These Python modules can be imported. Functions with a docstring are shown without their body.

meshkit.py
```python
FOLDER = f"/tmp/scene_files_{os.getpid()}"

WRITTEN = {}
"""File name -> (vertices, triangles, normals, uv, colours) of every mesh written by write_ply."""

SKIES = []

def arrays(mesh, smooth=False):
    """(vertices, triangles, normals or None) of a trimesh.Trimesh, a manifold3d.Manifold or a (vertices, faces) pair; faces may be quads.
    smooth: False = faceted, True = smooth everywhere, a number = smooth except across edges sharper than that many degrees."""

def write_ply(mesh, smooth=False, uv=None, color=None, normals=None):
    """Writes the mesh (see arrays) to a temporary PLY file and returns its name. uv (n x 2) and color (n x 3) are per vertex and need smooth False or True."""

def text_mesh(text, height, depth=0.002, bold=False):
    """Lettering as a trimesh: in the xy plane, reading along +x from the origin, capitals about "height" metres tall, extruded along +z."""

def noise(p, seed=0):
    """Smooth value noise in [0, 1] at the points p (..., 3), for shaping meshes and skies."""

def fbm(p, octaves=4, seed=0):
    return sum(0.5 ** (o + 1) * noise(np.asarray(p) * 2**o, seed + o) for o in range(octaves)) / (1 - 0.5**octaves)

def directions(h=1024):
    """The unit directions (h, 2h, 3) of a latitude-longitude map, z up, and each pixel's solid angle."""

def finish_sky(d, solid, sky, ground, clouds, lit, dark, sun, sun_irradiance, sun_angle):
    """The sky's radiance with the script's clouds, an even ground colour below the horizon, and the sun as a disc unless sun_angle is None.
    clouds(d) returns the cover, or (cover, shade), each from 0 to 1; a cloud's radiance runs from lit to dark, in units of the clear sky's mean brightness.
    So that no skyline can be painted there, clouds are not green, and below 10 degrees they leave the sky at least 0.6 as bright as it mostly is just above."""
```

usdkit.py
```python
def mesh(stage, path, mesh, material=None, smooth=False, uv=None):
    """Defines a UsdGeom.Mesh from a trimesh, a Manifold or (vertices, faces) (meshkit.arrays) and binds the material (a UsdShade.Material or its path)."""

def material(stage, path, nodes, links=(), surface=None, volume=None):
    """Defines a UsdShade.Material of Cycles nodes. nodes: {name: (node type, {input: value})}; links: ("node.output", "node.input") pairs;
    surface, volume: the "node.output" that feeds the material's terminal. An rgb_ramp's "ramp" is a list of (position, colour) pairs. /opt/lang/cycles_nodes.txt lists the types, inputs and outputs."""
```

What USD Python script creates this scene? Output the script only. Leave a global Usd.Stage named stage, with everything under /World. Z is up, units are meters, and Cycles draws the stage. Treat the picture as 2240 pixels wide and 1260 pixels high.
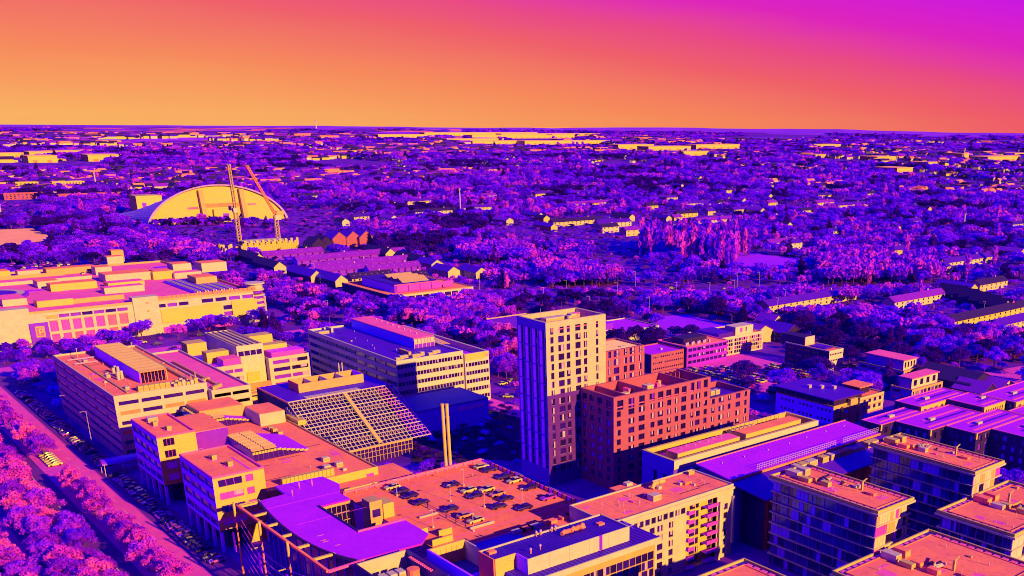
import math, random, numpy as np, usdkit, meshkit
from pxr import Usd, UsdGeom, UsdLux, UsdShade, Gf, Sdf, Vt

random.seed(7)
rng = np.random.default_rng(7)
stage = Usd.Stage.CreateInMemory()
UsdGeom.SetStageUpAxis(stage, 'Z')
UsdGeom.SetStageMetersPerUnit(stage, 1.0)
UsdGeom.Xform.Define(stage, '/World')
UsdGeom.Scope.Define(stage, '/World/Looks')

# ------------------------------------------------------------------ camera
# x runs along the lit fronts of the blocks, y along their shaded flanks, z up
F, CX, CY, YAW, PITCH, ROLL, H = 2190.6, 1415.78, 1075.6, .838265, .3565515, .0107494, 120.0
_f = np.array([math.cos(YAW) * math.cos(PITCH), math.sin(YAW) * math.cos(PITCH), -math.sin(PITCH)])
_r = np.array([math.sin(YAW), -math.cos(YAW), 0.0])
_u = np.cross(_r, _f)
_c, _s = math.cos(ROLL), math.sin(ROLL)
CR, CU = _c * _r + _s * _u, -_s * _r + _c * _u
cam = UsdGeom.Camera.Define(stage, '/World/camera')
m = Gf.Matrix4d()
for i, row in enumerate((CR, CU, -_f)):
    m.SetRow(i, Gf.Vec4d(*map(float, row), 0))
m.SetRow(3, Gf.Vec4d(0, 0, H, 1))
cam.AddTransformOp().Set(m)
cam.CreateHorizontalApertureAttr(36.0)
cam.CreateFocalLengthAttr(36.0 * F / 2240)
cam.CreateHorizontalApertureOffsetAttr((1120 - CX) * 36 / 2240)
cam.CreateVerticalApertureOffsetAttr((CY - 630) * 36 / 2240)
cam.CreateClippingRangeAttr(Gf.Vec2f(1, 60000))
cam.CreateExposureAttr(1.0)

# ------------------------------------------------------------------ sky and sun
def lin(c): return tuple((v / 255) / 12.92 if v <= 10 else ((v / 255 + .055) / 1.055) ** 2.4 for v in c)
AZ, EL = math.radians(-82), math.radians(20)
SD = np.array([math.cos(EL) * math.cos(AZ), math.cos(EL) * math.sin(AZ), math.sin(EL)])
sun = UsdLux.DistantLight.Define(stage, '/World/sun')
sun.CreateIntensityAttr(1.2); sun.CreateNormalizeAttr(True); sun.CreateAngleAttr(.5)
sun.CreateColorAttr(Gf.Vec3f(1.0, .56, .04))
_x = np.cross([0, 0, 1], SD); _x /= np.linalg.norm(_x)
m = Gf.Matrix4d()
for i, row in enumerate((_x, np.cross(SD, _x), SD)):
    m.SetRow(i, Gf.Vec4d(*map(float, row), 0))
m.SetRow(3, Gf.Vec4d(0, 0, 500, 1))
sun.AddTransformOp().Set(m)
dome = UsdLux.DomeLight.Define(stage, '/World/sky')
def M(name, nodes, links=(), surface=None, volume=None): return usdkit.material(stage, '/World/Looks/' + name, nodes, links, surface, volume)
SKY = [(0, (40, 0, 250)), (.08, (48, 0, 252)), (.17, (74, 0, 255)), (.25, (140, 0, 252)), (.335, (204, 0, 226)), (.43, (222, 22, 188)), (.51, (234, 68, 132)), (.58, (240, 92, 104)), (.70, (247, 136, 90)), (.83, (251, 178, 98)), (1, (255, 205, 110))]
LEFT = math.radians(88)
skymat = M('sky_colours', {
    'tc': ('texture_coordinate', {}), 'sep': ('separate_xyz', {}),
    'dot': ('vector_math', {'math_type': 'dot_product', 'vector2': (.52 * math.cos(LEFT), .52 * math.sin(LEFT), 0)}),
    'west': ('vector_math', {'math_type': 'dot_product', 'vector2': (-1, .03, 0)}), 'w1': ('math', {'math_type': 'subtract', 'value2': .06}), 'w2': ('math', {'math_type': 'maximum', 'value2': 0.0}), 'w3': ('math', {'math_type': 'multiply_add', 'value2': -.55}),
    'el': ('math', {'math_type': 'maximum', 'value2': 0.0}),
    'pw': ('math', {'math_type': 'multiply_add', 'value2': -2.55, 'value3': .315}),
    'sum': ('math', {'math_type': 'add'}),
    'map': ('mapping', {'scale': (1, 1, 7)}),
    'nz': ('noise_texture', {'scale': 2.2, 'detail': 5.0, 'roughness': .55}),
    'nm': ('math', {'math_type': 'multiply_add', 'value2': .07, 'value3': -.035}),
    'sum3': ('math', {'math_type': 'add'}),
    'ramp': ('rgb_ramp', {'ramp': [(p, lin(c) if i > 2 else tuple((1.5, 1.3, 1.1)[i] * v for v in lin(c))) for i, (p, c) in enumerate(SKY)]}),
    't': ('sky_texture', {'sky_type': 'single_scattering', 'sun_disc': False, 'sun_elevation': EL, 'sun_rotation': math.atan2(SD[0], SD[1])}),
    'ten': ('mix', {'mix_type': 'mix', 'fac': .02}),
    'gain': ('vector_math', {'math_type': 'scale', 'scale': 10.0}),
    'b': ('background_shader', {'strength': .05})},
    [('tc.generated', 'sep.vector'), ('tc.generated', 'dot.vector1'), ('sep.z', 'el.value1'), ('el.value', 'pw.value1'), ('pw.value', 'sum.value1'), ('tc.generated', 'west.vector1'), ('west.value', 'w1.value1'), ('w1.value', 'w2.value1'), ('w2.value', 'w3.value1'), ('dot.value', 'w3.value3'), ('w3.value', 'sum.value2'),
     ('tc.generated', 'map.vector'), ('map.vector', 'nz.vector'), ('nz.fac', 'nm.value1'), ('sum.value', 'sum3.value1'), ('nm.value', 'sum3.value2'), ('sum3.value', 'ramp.fac'),
     ('ramp.color', 'gain.vector1'), ('gain.vector', 'ten.color1'), ('t.color', 'ten.color2'), ('ten.color', 'b.color')], surface='b.background')
UsdShade.MaterialBindingAPI.Apply(dome.GetPrim()).Bind(skymat)

# ------------------------------------------------------------------ materials
def mat(name, c1, c2=None, scale=.5, rough=.85, spec=.2, bump=0, stretch=(1, 1, 1), contrast=.2):
    c2 = c2 or tuple(.8 * v for v in c1)
    nodes = {'g': ('geometry', {}), 'm': ('mapping', {'scale': stretch}), 'n': ('noise_texture', {'scale': scale, 'detail': 6.0, 'roughness': .65}),
             'r': ('rgb_ramp', {'ramp': [(.5 - contrast, c1), (.5 + contrast, c2)]}), 'n2': ('noise_texture', {'scale': scale * 7, 'detail': 5.0, 'roughness': .7}), 'r2': ('rgb_ramp', {'ramp': [(.30, (.80, .76, .82)), (.50, (1, 1, 1)), (.75, (1.05, 1.05, 1.03))]}), 'x': ('mix', {'mix_type': 'multiply', 'fac': 1.0}), 'p': ('principled_bsdf', {'roughness': rough, 'specular_ior_level': spec})}
    links = [('g.position', 'm.vector'), ('m.vector', 'n.vector'), ('n.fac', 'r.fac'), ('m.vector', 'n2.vector'), ('n2.fac', 'r2.fac'), ('r.color', 'x.color1'), ('r2.color', 'x.color2'), ('x.color', 'p.base_color')]
    if bump:
        nodes['b'] = ('bump', {'strength': bump, 'distance': .1}); links += [('n.fac', 'b.height'), ('b.normal', 'p.normal')]
    return M(name, nodes, links, 'p.BSDF')
PALE = mat('pale_concrete', (.52, .42, .27), (.44, .34, .25), .35, .9)
WHITE = mat('white_paint', (.55, .45, .30), (.48, .38, .27), .6, .7)
YELLOW = mat('yellow_cladding', (.54, .385, .09), (.49, .34, .08), .3, .6)
AMBER = mat('amber_render', (.50, .31, .11), (.43, .25, .11), .3, .8)
BRICK = mat('red_brick', (.36, .085, .14), (.29, .06, .13), .8, .95, .1, .2)
MAUVE = mat('mauve_render', (.55, .06, .85), (.45, .04, .8), .5, .9)
ROOFO = mat('orange_roof_felt', (.95, .245, .09), (.76, .15, .12), .12, .95, .1, .1)
ROOFP = mat('pink_roof_felt', (.85, .12, .28), (.70, .07, .32), .12, .95, .1, .1)
ROOFV = mat('violet_roof_sheet', (.46, .008, .68), (.36, .004, .66), .10, .75, .2)
ROOFD = mat('dark_blue_roof', (.05, .003, .33), (.03, .002, .24), .15, .7, .2)
ROOFB = mat('blue_roof_sheet', (.075, .002, .44), (.055, .002, .34), .15, .6, .2)
TERR = mat('terrace_roof', (.20, .006, .46), (.14, .004, .40), .15, .8)
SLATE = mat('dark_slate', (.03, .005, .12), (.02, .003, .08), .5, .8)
DARK = mat('dark_metal', (.04, .008, .16), (.025, .004, .12), 1.0, .5, .3)
STEEL = mat('pale_steel', (.55, .33, .30), (.48, .28, .26), 2.0, .5, .3)
PANELM = mat('magenta_panel', (.75, .04, .60), (.65, .03, .58), .5, .6)
PANELV = mat('violet_panel', (.22, .01, .75), (.16, .008, .62), .5, .5)
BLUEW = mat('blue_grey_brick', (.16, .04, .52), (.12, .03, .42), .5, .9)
GLASS = mat('dark_window_glass', (.012, .003, .07), (.02, .004, .12), .4, .12, .4)
GLASSB = mat('blue_window_glass', (.035, .005, .27), (.025, .004, .18), .3, .12, .4)
CURTAIN = mat('curtain_cloth', (.50, .30, .45), (.42, .22, .45), 1.0, .9)
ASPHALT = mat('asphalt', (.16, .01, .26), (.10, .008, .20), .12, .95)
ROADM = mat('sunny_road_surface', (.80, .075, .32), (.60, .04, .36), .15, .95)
PAVE = mat('paving', (.70, .05, .42), (.5, .03, .4), .3, .95)
LINE = mat('road_paint', (.9, .55, .35), (.8, .45, .3), 2.0, .8)
BARK = mat('bark', (.16, .03, .2), (.10, .02, .15), 2.0, .95)
CREAM = mat('cream_wall', (.52, .40, .20), (.44, .32, .18), .4, .9)

# ------------------------------------------------------------------ geometry
def at(px, py, z=0.0):
    d = _f * 1.0 + CR * ((px - CX) / F) - CU * ((py - CY) / F)
    t = (z - H) / d[2]
    return np.array([t * d[0], t * d[1], z])
def on_y(px, py, Y):
    d = _f * 1.0 + CR * ((px - CX) / F) - CU * ((py - CY) / F)
    return np.array([0, 0, H]) + Y / d[1] * d
def on_x(px, py, X):
    d = _f * 1.0 + CR * ((px - CX) / F) - CU * ((py - CY) / F)
    return np.array([0, 0, H]) + X / d[0] * d
def rect(z, corner, left, right):
    c, l, r = at(*corner, z), at(*left, z), at(*right, z)
    return [(c[0] + l[0]) / 2, r[0], (c[1] + r[1]) / 2, l[1]]          # x0, x1, y0, y1

_used = {}
def fresh(parent, name):
    k = _used.get((parent, name), 0); _used[(parent, name)] = k + 1
    return f'{parent}/{name}' + (f'_{k:03d}' if k else '')

class MB:
    def __init__(s): s.v, s.f = [], []
    def quad(s, a, b, c, d):
        n = len(s.v); s.v += [a, b, c, d]; s.f.append((n, n + 1, n + 2, n + 3)); return s
    def tri(s, a, b, c):
        n = len(s.v); s.v += [a, b, c]; s.f.append((n, n + 1, n + 2)); return s
    def hexa(s, p):                        # p: 4 bottom then 4 top corners, counter-clockwise from above
        n = len(s.v); s.v += [tuple(map(float, q)) for q in p]
        s.f += [tuple(n + i for i in q) for q in ((3, 2, 1, 0), (4, 5, 6, 7), (0, 1, 5, 4), (1, 2, 6, 5), (2, 3, 7, 6), (3, 0, 4, 7))]; return s
    def box(s, x0, x1, y0, y1, z0, z1):
        return s.hexa([(x0, y0, z0), (x1, y0, z0), (x1, y1, z0), (x0, y1, z0), (x0, y0, z1), (x1, y0, z1), (x1, y1, z1), (x0, y1, z1)])
    def beam(s, p, q, w, h=None):
        p, q = np.array(p, float), np.array(q, float); h = h or w; d = q - p; d /= np.linalg.norm(d)
        up = np.array([0, 0, 1.0]) if abs(d[2]) < .95 else np.array([0, 1.0, 0])
        a = np.cross(d, up); a /= np.linalg.norm(a); b = np.cross(a, d); a, b = a * w / 2, b * h / 2
        return s.hexa([p - a - b, p + a - b, q + a - b, q - a - b, p - a + b, p + a + b, q + a + b, q - a + b])
    def cyl(s, p, q, r, r2=None, n=8, cap=True):
        p, q = np.array(p, float), np.array(q, float); r2 = r if r2 is None else r2; d = q - p; d /= np.linalg.norm(d)
        up = np.array([0, 0, 1.0]) if abs(d[2]) < .95 else np.array([1.0, 0, 0])
        a = np.cross(up, d); a /= np.linalg.norm(a); b = np.cross(d, a); k = len(s.v)
        for c, rr in ((p, r), (q, r2)):
            for i in range(n):
                t = 2 * math.pi * i / n; s.v.append(tuple(c + rr * (math.cos(t) * a + math.sin(t) * b)))
        for i in range(n):
            j = (i + 1) % n; s.f.append((k + i, k + j, k + n + j, k + n + i))
        if cap: s.f.append(tuple(k + n + i for i in range(n))); s.f.append(tuple(k + n - 1 - i for i in range(n)))
        return s
    def prism(s, pts, z0, z1):
        import trimesh, shapely.geometry as sg
        P = sg.Polygon([p[:2] for p in pts]); t = trimesh.creation.extrude_polygon(P, z1 - z0, engine='earcut'); t.apply_translation((0, 0, z0))
        return s.add(t.vertices, t.faces)
    def add(s, v, f):
        n = len(s.v); s.v += [tuple(p) for p in np.asarray(v).tolist()]; s.f += [tuple(n + i for i in q) for q in np.asarray(f).tolist()]; return s

def emit(path, mb, material, loc=(0, 0, 0)):
    me = UsdGeom.Mesh.Define(stage, path)
    v = np.asarray(mb.v, float) - np.asarray(loc, float)
    me.CreatePointsAttr(Vt.Vec3fArray.FromNumpy(v.astype(np.float32)))
    me.CreateFaceVertexCountsAttr(Vt.IntArray.FromNumpy(np.array([len(q) for q in mb.f], np.int32)))
    me.CreateFaceVertexIndicesAttr(Vt.IntArray.FromNumpy(np.array([i for q in mb.f for i in q], np.int32)))
    me.CreateSubdivisionSchemeAttr('none')
    UsdShade.MaterialBindingAPI.Apply(me.GetPrim()).Bind(material)
    return me.GetPrim()
def tag(p, label=None, cat=None, group=None, kind=None):
    for k, v in (('label', label), ('category', cat), ('group', group), ('kind', kind)):
        if v: p.SetCustomDataByKey(k, v)
    return p
class Thing:
    def __init__(s, name, label, cat, loc=(0, 0, 0), rot=0.0, scale=1.0, group=None):
        s.path = fresh('/World', name); s.loc = tuple(map(float, loc)); x = UsdGeom.Xform.Define(stage, s.path)
        x.AddTranslateOp().Set(Gf.Vec3d(*s.loc)); x.AddRotateZOp().Set(float(rot)); x.AddScaleOp().Set(Gf.Vec3f(*(scale if np.ndim(scale) else (scale,) * 3)))
        s.prim = tag(x.GetPrim(), label, cat, group)
    def part(s, name, mb, material, parent=None, label=None, kind=None):
        path = fresh(parent or s.path, name); tag(emit(path, mb, material, s.loc), label=label, kind=kind); return path
def copy_of(first, name, label, cat, loc, rot=0.0, scale=1.0, group=None):
    t = Thing(name, label, cat, loc, rot, scale, group)
    t.prim.GetReferences().AddInternalReference(first.path); t.prim.SetInstanceable(True); return t
def structure(name, mb, material, kind='structure', label=None, cat=None):
    return tag(emit(fresh('/World', name), mb, material), label, cat, None, kind)

# a wall on one side of a box: 'S' faces -y, 'W' faces -x, 'N' +y, 'E' +x; u runs along the wall, d outwards
def side_point(side, plane):
    return {'S': lambda u, z, d=0: (u, plane - d, z), 'W': lambda u, z, d=0: (plane - d, u, z), 'N': lambda u, z, d=0: (u, plane + d, z), 'E': lambda u, z, d=0: (plane + d, u, z)}[side]
def wall_mesh(P, u0, u1, z0, z1, ops=(), depth=.3):
    mb = MB(); ops = [o for o in ops if o[0] >= u0 and o[1] <= u1 and o[2] >= z0 and o[3] <= z1]
    zs = sorted({z0, z1, *[o[2] for o in ops], *[o[3] for o in ops]})
    for a, b in zip(zs, zs[1:]):
        if b - a < 1e-6: continue
        cut, u = sorted((o[0], o[1]) for o in ops if o[2] < b - 1e-6 and o[3] > a + 1e-6), u0
        for c, d in cut + [(u1, u1)]:
            if c > u + 1e-6: mb.quad(P(u, a), P(c, a), P(c, b), P(u, b))
            u = max(u, d)
    for a, b, c, d in ops:
        mb.quad(P(a, c), P(b, c), P(b, c, -depth), P(a, c, -depth)).quad(P(a, d), P(b, d), P(b, d, -depth), P(a, d, -depth))
        mb.quad(P(a, c), P(a, d), P(a, d, -depth), P(a, c, -depth)).quad(P(b, c), P(b, d), P(b, d, -depth), P(b, c, -depth))
    return mb
def slab(P, u0, u1, z0, z1, d0, d1):
    p = [P(u, z, d) for z in (z0, z1) for u, d in ((u0, d0), (u1, d0), (u1, d1), (u0, d1))]
    return MB().hexa(p)
def grid(u0, u1, z0, z1, cols, rows, wf=.5, hf=.5, sill=.25):
    """window openings in a grid: wf, hf the share of a bay and a storey that is window"""
    du, dz = (u1 - u0) / cols, (z1 - z0) / rows
    return [(u0 + (i + .5 - wf / 2) * du, u0 + (i + .5 + wf / 2) * du, z0 + (j + sill) * dz, z0 + (j + sill + hf) * dz) for j in range(rows) for i in range(cols)]
def at_cols(u0, u1, spans, z0, floor, rows, h, sill):
    L = u1 - u0
    return [(u0 + a * L, u0 + b * L, z0 + k * floor + sill, z0 + k * floor + sill + h) for k in range(rows) for a, b in spans]
def windows(t, P, ops, depth=.3, glass=(GLASS,), blind=.0, name='window', blindmat=CURTAIN, mull=False, mullmat=None):
    for o in ops:
        w = t.part(name, slab(P, o[0], o[1], o[2], o[3], -depth - .06, -depth + .0), random.choice(glass))
        if random.random() < blind:
            a = random.choice((0, .55, .62)); b = random.choice((.3, .38, .45))
            t.part('blind', slab(P, o[0] + a * (o[1] - o[0]), o[0] + min(1, a + b) * (o[1] - o[0]), o[2] + random.choice((0, 0, .3)) * (o[3] - o[2]), o[3], -depth + .01, -depth + .05), blindmat, parent=w)
        if mull:
            fr = MB()
            for k in range(mull + 1):
                u = o[0] + (o[1] - o[0]) * k / mull; fr.f and None
                s_ = slab(P, u - .05, u + .05, o[2], o[3], -depth + .005, -depth + .09); fr.add(s_.v, s_.f)
            t.part('frame', fr, mullmat or STEEL, parent=w)
def shell(t, r, z, faces, wall, z0=0.0, parapet=.9, roof=ROOFO, pmat=None, pw=.5, depth=.3, roofz=None):
    """walls with openings, a roof deck and a parapet; faces: {'S': openings, 'W': openings}"""
    x0, x1, y0, y1 = r; roofz = z - parapet if roofz is None else roofz
    for side, pl, a, b in (('S', y0, x0, x1), ('W', x0, y0, y1), ('N', y1, x0, x1), ('E', x1, y0, y1)):
        w = wall.get(side, wall['S']) if isinstance(wall, dict) else wall
        t.part('wall', wall_mesh(side_point(side, pl), a, b, z0, z, faces.get(side, ()), depth), w)
    t.part('roof', MB().box(x0 + pw * .5, x1 - pw * .5, y0 + pw * .5, y1 - pw * .5, roofz - .3, roofz), roof)
    pm = pmat or (wall['S'] if isinstance(wall, dict) else wall); e = .03
    if parapet > 1.3:
        i0, i1 = .55, .55 + pw * .6
        for b in ((x0 + i0, x1 - i0, y0 + i0, y0 + i1), (x0 + i0, x1 - i0, y1 - i1, y1 - i0), (x0 + i0, x0 + i1, y0 + i1, y1 - i1), (x1 - i1, x1 - i0, y0 + i1, y1 - i1)): t.part('parapet', MB().box(*b, roofz - .02, z - .03), pm)
        for b in ((x0 - e, x1 + e, y0 - e, y0 + i1 + e), (x0 - e, x1 + e, y1 - i1 - e, y1 + e), (x0 - e, x0 + i1 + e, y0 + i1 + e, y1 - i1 - e), (x1 - i1 - e, x1 + e, y0 + i1 + e, y1 - i1 - e)): t.part('coping', MB().box(*b, z - .03, z + .06), pm)
        return
    for b in ((x0 - e, x1 + e, y0 - e, y0 + pw), (x0 - e, x1 + e, y1 - pw, y1 + e), (x0 - e, x0 + pw, y0 + pw, y1 - pw), (x1 - pw, x1 + e, y0 + pw, y1 - pw)):
        t.part('parapet', MB().box(*b, roofz - .02, z + .05), pm)
def roof_bits(t, x0, x1, y0, y1, z, n, mt, seed):
    R = random.Random(seed)
    for k in range(n):
        x, y = R.uniform(x0, x1), R.uniform(y0, y1); c = R.random()
        if c < .35: t.part('roof_patch', MB().box(x, min(x1, x + R.uniform(1.5, 4)), y, min(y1, y + R.uniform(1.5, 5)), z + .004 + .0007 * k, z + .015 + .0007 * k), mt)
        elif c < .7: t.part('vent_pipe', MB().cyl((x, y, z), (x, y, z + R.uniform(.5, 1.1)), .11, n=6), STEEL)
        elif c < .85: t.part('vent_box', MB().box(x, x + R.uniform(.6, 1.3), y, y + R.uniform(.6, 1.3), z, z + R.uniform(.4, .9)), R.choice((PALE, AMBER, ROOFP)))
        else: t.part('roof_cable', MB().box(x, min(x1, x + R.uniform(4, 10)), y, y + .12, z + .01, z + .12), SLATE)
def unit(t, x, y, z, sx, sy, sz, material=PALE, name='air_unit'):
    p = t.part(name, MB().box(x - sx / 2, x + sx / 2, y - sy / 2, y + sy / 2, z, z + sz), material)
    if sx > 1.2 and sz > .9:
        g = MB()
        n = max(1, int(sx / 1.3))
        for k in range(n):
            cx = x - sx / 2 + (k + .5) * sx / n; g.box(cx - .42 * sx / n, cx + .42 * sx / n, y - sy / 2 - .03, y - sy / 2 + .01, z + .2 * sz, z + .8 * sz)
        t.part('grille', g, AMBER, parent=p)
    return p
def pole(t, x, y, z, h, r=.06, material=STEEL, name='vent_pipe'):
    return t.part(name, MB().cyl((x, y, z), (x, y, z + h), r, n=6), material)
def building(name, label, z, r, cat='building', group=None):
    return Thing(name, label, cat, ((r[0] + r[1]) / 2, (r[2] + r[3]) / 2, 0), group=group)
# ------------------------------------------------------------------ near blocks
def bands(u0, u1, z0, z1, rows, hf=.42, sill=.3, bay=6.0, gap=.35):
    n = max(1, int(round((u1 - u0) / bay))); du, dz = (u1 - u0) / n, (z1 - z0) / rows
    return [(u0 + i * du + gap, u0 + (i + 1) * du - gap, z0 + (j + sill) * dz, z0 + (j + sill + hf) * dz) for j in range(rows) for i in range(n)]

# tall pale tower
r = rect(57, (1193.5, 706.4), (1129.6, 690.7), (1325.2, 687.2)); TW = r
t = building('apartment_tower', 'tall pale residential tower with magenta panels down its shaded flank', 57, r)
Sops = at_cols(r[0], r[1], [(.068, .12), (.195, .29), (.33, .39), (.478, .567), (.62, .675), (.83, .87)], 3.9, 3.02, 17, 2.2, .6)
Wops, Wpan = [], []
for b in range(4):
    u0 = r[2] + (b + .14) * (r[3] - r[2]) / 4 * .98; w = (r[3] - r[2]) / 4
    for k in range(8):
        z0 = 6.2 + k * 6.04
        Wops += [(u0, u0 + .32 * w, z0, z0 + 2.6), (u0, u0 + .32 * w, z0 + 2.9, z0 + 5.6)]; Wpan.append((u0 + .36 * w, u0 + .72 * w, z0, z0 + 5.6))
PALEF = mat('tower_brick', (.50, .39, .23), (.43, .32, .22), .5, .95, .1, .15)
shell(t, r, 57, {'S': Sops, 'W': Wops}, {'S': PALEF, 'W': BLUEW}, parapet=2.6, roof=ROOFP, depth=.35)  # flank wall coloured blue to stand in for its shade
LOWSHADE = mat('dark_lower_brick', (.11, .02, .30), (.08, .014, .22), .5, .95, .1, .15)  # shadow over the lower front is painted in as a darker wall colour
t.part('lower_brick', wall_mesh(side_point('S', r[2] - .06), r[0], r[1], 0, 32.3, Sops, .06), LOWSHADE)
windows(t, side_point('S', r[2]), Sops, .35, (GLASS, GLASS, GLASSB), .55)
windows(t, side_point('W', r[0]), Wops, .35, (GLASS, GLASS, GLASSB), .15)
PANELT = mat('tower_flank_panel', (.97, .07, .92), (.90, .05, .88), .5, .6)
for o in Wpan: t.part('cladding_panel', slab(side_point('W', r[0]), o[0], o[1], o[2], o[3], -.02, .12), PANELT)
for k in range(4): t.part('band', slab(side_point('W', r[0]), r[2] + .1, r[3] - .1, 17.95 + k * 12.08, 18.2 + k * 12.08, -.05, .1), BLUEW)
zr = 54.4
unit(t, 203, 274, zr, 9, 3.2, 2.3); unit(t, 209.5, 272.5, zr, 2.4, 2.4, 2.8); unit(t, 213, 276, zr, 4, 2, 2.2, ROOFP); unit(t, 199.5, 277.5, zr, 3, 2, 1.6, DARK)
t.part('tank', MB().cyl((207.2, 271, zr), (207.2, 271, zr + 2.6), .9, n=10), PALE); pole(t, 199, 276, zr, 5.2, .07, name='aerial')
w = [r[1] + .05, r[1] + 18, r[2] + .02, r[2] + 16.5]
t = building('brick_wing', 'red brick apartment wing joined to the right of the pale tower', 43.8, w)
Sops = at_cols(w[0], w[1], [(.06, .13), (.20, .34), (.46, .54), (.61, .74), (.86, .93)], 4.2, 3.05, 13, 2.3, .6)
shell(t, w, 43.8, {'S': Sops}, BRICK, parapet=1.4, roof=ROOFD)
windows(t, side_point('S', w[2]), Sops, .3, (GLASS, GLASSB), .7)
for k in range(14): t.part('baluster', MB().box(w[0] + .6, w[1] - .5, w[2] + 1.1 + k * 1.05, w[2] + 1.35 + k * 1.05, 42.5, 43.5), STEEL)
for x, y in ((222, 272), (226, 275), (230, 270), (224, 278)): unit(t, x, y, 42.4, 2.6, 1.6, 1.2)

# red brick block in front of the tower
r = rect(33, (1340.4, 870.2), (1268.9, 847.4), (1556.4, 825)); r[3] = min(r[3], TW[2] - .1); BK = r
t = building('brick_apartment_block', 'red brick apartment block with big square openings along its top storey', 33, r)
sp = [(.03, .068), (.142, .20), (.244, .304), (.364, .404), (.436, .491), (.534, .575), (.617, .652), (.683, .735), (.786, .817), (.84, .89), (.932, .968)]
Sops = at_cols(r[0], r[1], sp, 2.3, 3.28, 8, 2.05, .7)
top = [(r[0] + a * (r[1] - r[0]), r[0] + b * (r[1] - r[0]), 28.9 if 2 < k < 8 else (28.3 if k < 8 else 29.0), 31.7 if k < 8 else 32.4) for k, (a, b) in enumerate([(.033, .092), (.142, .20), (.247, .303), (.352, .403), (.438, .492), (.522, .575), (.608, .657), (.688, .738), (.78, .82), (.85, .89), (.925, .97)])]
Wops = at_cols(r[2], r[3], [(.12, .21), (.36, .46), (.60, .70), (.83, .92)], 2.3, 3.28, 8, 1.9, .7)
Wtop = [(r[2] + a * (r[3] - r[2]), r[2] + b * (r[3] - r[2]), 28.9, 31.6) for a, b in ((.08, .22), (.34, .48), (.58, .72), (.80, .93))]
shell(t, r, 33, {'S': Sops + top, 'W': Wops + Wtop}, BRICK, parapet=3.6, roof=ROOFP, depth=.45)
windows(t, side_point('S', r[2]), Sops, .45, (GLASS, GLASS, GLASSB), .5)
windows(t, side_point('W', r[0]), Wops, .3, (GLASS, PANELV, GLASSB), .45)
windows(t, side_point('S', r[2]), top, .45, (GLASS,), .25, blindmat=PANELV); windows(t, side_point('W', r[0]), Wtop, .45, (GLASS, SLATE), .3, blindmat=BRICK)
zr = 29.4
for (x0, x1) in ((r[0] + 6, r[0] + 6.5), (r[0] + 16, r[0] + 16.5), (r[1] - 10, r[1] - 9.5)): t.part('roof_wall', MB().box(x0, x1, r[2] + .5, r[3] - .5, zr, 33), BRICK)
for a in range(4): t.part('arch_fin', MB().box(r[1] - 9 + a * 2.2, r[1] - 8.7 + a * 2.2, r[3] - 4, r[3] - .6, zr, 32.6), BRICK)
for x, y, a, b, c in ((224, 258, 5, 3, 2.4), (230, 256, 3, 3, 2.8), (218.5, 255, 2.5, 2, 2), (235.5, 257, 1.2, 1.2, 2.2), (237.4, 258.5, 1.4, 1.2, 2.6), (227, 253, 3, 1.6, 1.5)): unit(t, x, y, zr, a, b, c, random.choice((PALE, ROOFO, ROOFP)))
w = [r[1] + .02, r[1] + 21.5, r[2] + .03, r[3] - .2]
t = building('brick_wing', 'lower red brick wing with a sunken plant roof beside the far car park', 24.8, w)
Sops = at_cols(w[0], w[1], [(.04, .12), (.215, .345), (.445, .51), (.64, .75), (.855, .92)], 2.2, 3.28, 7, 2.0, .6)
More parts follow.
